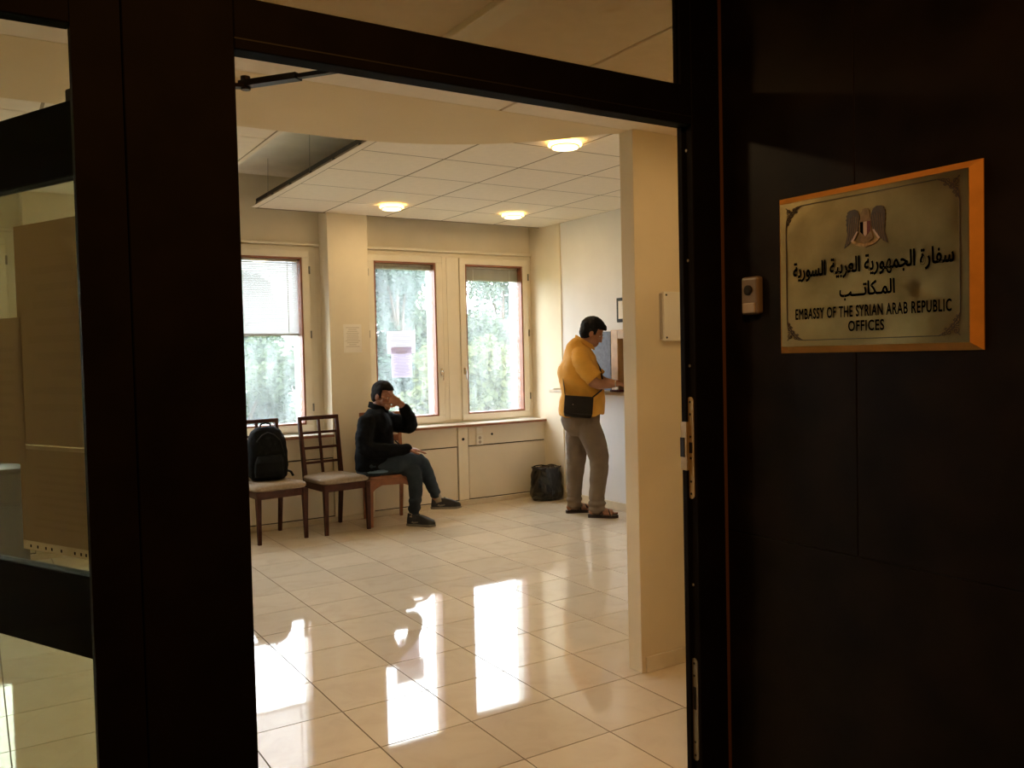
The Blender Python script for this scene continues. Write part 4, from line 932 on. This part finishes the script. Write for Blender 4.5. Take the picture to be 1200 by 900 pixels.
# --- seated man in the dark jacket, right leg crossed over the left, hand over his face
ps = empty('person', (1.536, 3.992, 0), R(-24.8), label='seated person in a black jacket and jeans, legs crossed, one hand over the face', cat='person')
HC = (-0.128, 0.0, 1.150); HR = headrot((0.80, -0.50, -0.22), (0.12, 0, 1))
b = MB(); head(b, HC, HR, 1.0)
limb(b, [(-0.165, 0.0, 1.07), (-0.195, 0.0, 0.99)], [0.060, 0.068])
torso(b, [((-0.20, 0, 0.97), fx(0.10), sy(0.15)), ((-0.21, 0, 0.75), fx(0.13), sy(0.15)), ((-0.24, 0, 0.52), fx(0.13), sy(0.15))])
limb(b, [(-0.150, 0.155, 0.950), (-0.02, 0.10, 0.90), (0.095, 0.035, 0.875), (0.105, -0.015, 0.93), (0.028, -0.092, 1.082)], [0.055, 0.045, 0.036, 0.036, 0.030]); hand(b, (0.022, -0.112, 1.088), (-0.84, -0.20, 0.44), (-0.25, 0.95, 0.1), side=-1, curl=0.14, spread=0.34)
limb(b, [(-0.265, -0.165, 0.930), (-0.300, -0.215, 0.80), (-0.275, -0.230, 0.695), (-0.12, -0.195, 0.675), (0.085, -0.135, 0.685)], [0.055, 0.045, 0.040, 0.036, 0.030]); hand(b, (0.07, -0.135, 0.680), (0.95, 0.15, -0.10), (0.1, 0.1, -1), side=1, curl=0.35)
limb(b, [(-0.26, -0.10, 0.54), (0.195, 0.045, 0.560), (0.325, 0.11, 0.20)], [0.07, 0.05, 0.038]); limb(b, [(-0.26, 0.10, 0.53), (0.140, -0.045, 0.47), (0.115, -0.08, 0.09)], [0.07, 0.05, 0.038])
b.remesh('body', 'skin_tan', ps, 0.0048, 2)
eyes(ps, HC, HR); hair(ps, HC, HR, 'hair_black', 1.0, front=0.055, side=-0.015, thick=1.0)
# jacket
b = MB()
torso(b, [((-0.240, 0, 0.500), fx(0.148), sy(0.188)), ((-0.225, 0, 0.60), fx(0.165), sy(0.195)), ((-0.215, 0, 0.72), fx(0.168), sy(0.195)), ((-0.210, 0, 0.84), fx(0.160), sy(0.20)), ((-0.205, 0.0, 0.93), fx(0.140), sy(0.20)), ((-0.195, 0.0, 1.00), fx(0.10), sy(0.14)), ((-0.180, 0.0, 1.045), fx(0.077), sy(0.083))])
limb(b, [(-0.265, -0.165, 0.930), (-0.300, -0.215, 0.80), (-0.275, -0.230, 0.695), (-0.12, -0.195, 0.675), (0.075, -0.140, 0.688)], [0.080, 0.078, 0.076, 0.064, 0.046])
limb(b, [(-0.150, 0.155, 0.950), (-0.02, 0.10, 0.90), (0.095, 0.035, 0.875), (0.108, -0.015, 0.935), (0.055, -0.066, 1.035)], [0.082, 0.082, 0.078, 0.066, 0.050])
def jacket_post(me):
    for v in me:
        q = v.co*11; v.co += v.normal*(0.009*noise.noise(q)+0.005*noise.noise(q*2.4))
b.remesh('jacket', 'jacket_cloth', ps, 0.009, 3, post=jacket_post)
col_ = [(Vector((-0.172+0.078*math.cos(t), 0.078*math.sin(t), 1.050-0.028*math.cos(t))), t) for t in [2*math.pi*k/18 for k in range(18)]]
MB().loft([[p+Vector((0.002*math.cos(t), 0.002*math.sin(t), 0.028)) for p, t in col_], [p+Vector((0.014*math.cos(t), 0.014*math.sin(t), -0.02)) for p, t in col_], [p+Vector((0.004*math.cos(t), 0.004*math.sin(t), -0.02)) for p, t in col_], [p+Vector((-0.006*math.cos(t), -0.006*math.sin(t), 0.026)) for p, t in col_]], cap=False).build('collar', 'jacket_cloth', ps, local=True, smooth=True)
b = MB(); torso(b, [((-0.215, 0, 0.488), fx(0.150), sy(0.188)), ((-0.212, 0, 0.500), fx(0.156), sy(0.192)), ((-0.215, 0, 0.515), fx(0.150), sy(0.188))]); b.build('shirt_hem', 'blue_cloth', ps, local=True, smooth=True)
# jeans
b = MB()
torso(b, [((-0.245, 0, 0.462), fx(0.135), sy(0.175)), ((-0.245, 0, 0.52), fx(0.145), sy(0.185)), ((-0.245, 0, 0.60), fx(0.13), sy(0.16))])
limb(b, [(-0.235, -0.095, 0.545), (-0.02, -0.045, 0.562), (0.180, 0.045, 0.562), (0.258, 0.080, 0.40), (0.322, 0.108, 0.235)], [0.098, 0.096, 0.076, 0.062, 0.050], 18)
limb(b, [(-0.235, 0.095, 0.535), (-0.03, 0.04, 0.505), (0.130, -0.040, 0.480), (0.140, -0.065, 0.30), (0.118, -0.080, 0.115)], [0.092, 0.084, 0.074, 0.062, 0.052], 18)
def jean_post(me):
    for v in me:
        q = Vector((v.co.x*10, v.co.y*10, v.co.z*10)); v.co += v.normal*(0.005*noise.noise(q)+0.004*noise.noise(q*2.3))
        if v.co.z < 0.25: v.co += v.normal*0.004*math.sin(v.co.z*95)
b.remesh('jeans', 'jeans', ps, 0.009, 3, post=jean_post)
def shoe(parent, heel, d, up, L=0.285):
    d = Vector(d).normalized(); up = Vector(up); up = (up-d*up.dot(d)).normalized(); s = up.cross(d); h = Vector(heel); F = lambda u, v, z: h+d*u+s*v+up*z
    out = [(0.0, 0), (0.008, 0.024), (0.04, 0.034), (0.10, 0.032), (0.18, 0.044), (0.235, 0.040), (0.27, 0.022), (0.285, 0.0), (0.27, -0.022), (0.235, -0.040), (0.18, -0.044), (0.10, -0.032), (0.04, -0.034), (0.008, -0.024)]
    b = MB(); b.loft([[F(u*0.97+0.004, v*0.95, 0.014) for u, v in out], [F(u*0.98+0.004, v*1.0, 0.038) for u, v in out], [F(min(u, 0.262)*0.98+0.006, v*0.9, 0.056+0.006*(u < 0.12)) for u, v in out], [F(min(u, 0.20)*0.97+0.01, v*0.72, 0.078+0.012*(u < 0.14)) for u, v in out], [F(min(u, 0.13)*0.98+0.012, v*0.66, 0.098+0.012*(u < 0.06)) for u, v in out]])
    so_ = b.remesh('shoe', 'shoe_black', parent, 0.006, 4)
    MB().prism(out, lambda u, v: F(u, v, 0.0 if u < 0.24 else 0.006), lambda u, v: F(u, v, 0.020)).build('sole', 'shoe_grey', so_, local=True)
    for sg in (-1, 1):
        sw = [(0.06, 0.034), (0.085, 0.026), (0.12, 0.032), (0.165, 0.052), (0.115, 0.043), (0.085, 0.040), (0.07, 0.046)]
        MB().prism(sw, lambda u, z: F(u, sg*(0.0335-0.12*max(0, z-0.035)), z), lambda u, z: F(u, sg*(0.0365-0.12*max(0, z-0.035)), z)).build('side_stripe', 'shoe_grey', so_, local=True)
    for k in range(4):
        u = 0.125+0.022*k; z = 0.104-0.0125*k
        MB().tube([F(u, 0.022, z-0.01), F(u+0.004, 0, z+0.002), F(u, -0.022, z-0.01)], 0.0035, 6).build('lace', 'hole_black', so_, local=True)
shoe(ps, (0.270, 0.105, 0.105), (1.0, 0.0, -0.02), (0.1, 0, 1)); shoe(ps, (0.050, -0.075, 0.0), (1.0, -0.50, 0.0), (0, 0, 1))
MB().tube([(0.318, 0.106, 0.25), (0.335, 0.108, 0.20), (0.345, 0.106, 0.165)], [0.040, 0.040, 0.041], 14).build('sock', 'sock', ps, local=True, smooth=True)
MB().tube([(0.116, -0.08, 0.15), (0.110, -0.085, 0.10), (0.105, -0.09, 0.07)], [0.040, 0.040, 0.041], 14).build('sock', 'sock', ps, local=True, smooth=True)
MB().tube([(-0.03, -0.02, 0.75), (0.01, -0.06, 0.715), (0.035, -0.10, 0.69)], 0.006, 6).build('bag_strap', 'hole_black', ps, local=True)

# ------------------------------------------------------------------ outdoors
ground = MB().box(-60, 80, 5.0, 120, -4.2, -4.0).build('ground_outside', 'grass', kind='structure')
def leafmat(name, c1, c2):
    m = bpy.data.materials.new(name); m.use_nodes = True; nt = m.node_tree; nt.nodes.clear(); N = nt.nodes.new; K = nt.links.new
    out = N('ShaderNodeOutputMaterial'); d = N('ShaderNodeBsdfDiffuse'); t = N('ShaderNodeBsdfTranslucent'); mx = N('ShaderNodeMixShader'); mx.inputs[0].default_value = 0.3
    tc = N('ShaderNodeTexCoord'); n = N('ShaderNodeTexNoise'); n.inputs['Scale'].default_value = 0.9; n.inputs['Detail'].default_value = 5; K(tc.outputs['Object'], n.inputs['Vector'])
    r = N('ShaderNodeValToRGB'); e = r.color_ramp.elements; e[0].position = 0.35; e[0].color = (*c1, 1); e[1].position = 0.65; e[1].color = (*c2, 1); K(n.outputs['Fac'], r.inputs['Fac'])
    for x in (d, t): K(r.outputs['Color'], x.inputs[0])
    K(d.outputs[0], mx.inputs[1]); K(t.outputs[0], mx.inputs[2]); K(mx.outputs[0], out.inputs[0]); MATS[name] = m
leafmat('leaf_dark', (0.040, 0.070, 0.055), (0.085, 0.120, 0.095)); leafmat('leaf_mid', (0.060, 0.090, 0.060), (0.125, 0.155, 0.095)); leafmat('leaf_light', (0.085, 0.110, 0.050), (0.180, 0.195, 0.095))
def tree(x, y, top, rad, m, label, n=5200, leaf=0.16, seed=1, sparse=1.0):
    rnd = random.Random(seed); base = -4.0; t = empty('tree', (x, y, base), label=label, cat='tree')
    H = top-base
    tr_ = MB().tube([(x, y, base), (x+0.1, y, base+H*0.4), (x-0.05, y+0.1, base+H*0.7), (x, y, base+H*0.93)], [0.16, 0.12, 0.07, 0.02], 8); tr_.build('trunk', 'bark', t, smooth=True)
    blobs = []; mb = MB()
    for k in range(26):
        h = rnd.uniform(0.30, 1.0); r = rad*(1.15-0.75*h)*rnd.uniform(0.5, 1.0); a = rnd.uniform(0, 6.28)
        c = Vector((x+r*math.cos(a), y+r*math.sin(a), base+H*h-0.35)); blobs.append((c, rnd.uniform(0.4, 0.95)*(1.2-0.45*h)))
        if k % 2 == 0: mb.tube([(x, y, base+H*h*0.7), ((x+c.x)/2, (y+c.y)/2, (base+H*h*0.75+c.z)/2), c], [0.05, 0.035, 0.012], 5)
    mb.build('branches', 'bark', t)
    vs = []; fs = []
    for i in range(int(n*sparse)):
        c, r = rnd.choice(blobs); d = Vector((rnd.gauss(0, 1), rnd.gauss(0, 1), rnd.gauss(0, 1))).normalized(); p = c+d*r*(rnd.random()**0.4)*Vector((1, 1, 0.75)).length/1.6
        u = Vector((rnd.gauss(0, 1), rnd.gauss(0, 1), rnd.gauss(0, 0.6))).normalized(); v = u.cross(Vector((rnd.gauss(0, 1), rnd.gauss(0, 1), rnd.gauss(0, 1)))).normalized(); s = leaf*rnd.uniform(0.6, 1.3)
        q = len(vs); vs += [p-u*s*0.6, p+v*s*0.34, p+u*s*0.6, p-v*s*0.34]; fs.append((q, q+1, q+2, q+3))
    MB().add(vs, fs).build('foliage', m, t, kind='stuff')
TREES = [(1.0, 27.0, 4.2, 2.6, 'leaf_dark', 'distant tree in the back row behind the lowered blind'), (6.2, 28.0, 5.2, 2.8, 'leaf_dark', 'distant tree in the back row behind the papered window'), (13.2, 27.0, 5.4, 2.8, 'leaf_mid', 'distant tree in the back row behind the corner window'), (18.8, 28.0, 5.2, 2.6, 'leaf_mid', 'distant tree at the far right of the back row'), (-4.2, 17.5, 3.0, 2.0, 'leaf_mid', 'hazy green tree outside the far left window'), (2.9, 14.6, 2.30, 1.9, 'leaf_mid', 'tree filling the lower half of the window with the lowered blind'), (4.4, 20.5, 3.1, 2.0, 'leaf_dark', 'tall blue-green tree seen behind the window column'),
         (5.5, 11.2, 1.65, 1.1, 'leaf_light', 'low yellow-green tree behind the papers on the window'), (7.6, 17.0, 4.4, 1.9, 'leaf_dark', 'tall dark tree rising to the top of the papered window'), (11.6, 13.6, 2.2, 1.5, 'leaf_mid', 'rounded green tree low in the corner window'),
         (11.6, 18.4, 4.3, 2.0, 'leaf_mid', 'tall green tree reaching the top of the corner window'), (8.0, 12.9, 1.7, 1.2, 'leaf_light', 'small pale green tree at the foot of the corner window'), (15.6, 21.0, 4.2, 2.0, 'leaf_dark', 'dark tree at the right edge of the corner window'), (-0.2, 20.0, 2.6, 2.0, 'leaf_dark', 'dark tree beyond the left windows behind the door post'),
         (9.4, 22.9, 4.6, 1.9, 'leaf_dark', 'farthest bluish tree closing the gap between the two tall ones')]
for i, (x, y, top, r, m, lb) in enumerate(TREES):
    tree(x, y, top, r, m, lb, seed=20+i, n=20000 if y < 26 else 16000, leaf=0.13 if y < 26 else 0.2, sparse=0.8 if top > 4 else 1.0)

# ------------------------------------------------------------------ low cabinet seen through the gap below the papers on the door
mat('cabinet_grey', (0.014, 0.017, 0.02), 0.5, var=0.15); mat('cabinet_brown', (0.03, 0.02, 0.013), 0.5, var=0.2)
cbn = empty('low_cabinet', (-1.68, 4.22, 0), label='dark low cabinet beneath the far left window, seen through the door glass', cat='cabinet')
MB().bbox(-1.98, -1.36, 4.02, 4.43, 0.03, 0.74, 0.004, 1).build('carcass', 'cabinet_grey', cbn)
MB().bbox(-2.0, -1.345, 4.0, 4.435, 0.74, 0.765, 0.004, 1).build('top', 'cabinet_brown', cbn)
for x0, x1 in ((-1.97, -1.68), (-1.67, -1.37)):
    d = MB().bbox(x0, x1, 4.003, 4.02, 0.06, 0.50, 0.003, 1).build('door', 'cabinet_grey', cbn)
    MB().tube([(x1-0.04 if x0 < -1.9 else x0+0.04, 3.99, 0.36), (x1-0.04 if x0 < -1.9 else x0+0.04, 3.99, 0.46)], 0.006, 8).build('handle', 'chrome', d)
    MB().bbox(x0, x1, 4.003, 4.02, 0.52, 0.73, 0.003, 1).build('drawer', 'cabinet_brown', cbn)
MB().box(-1.96, -1.38, 4.05, 4.40, 0.0, 0.03).build('plinth', 'hole_black', cbn)
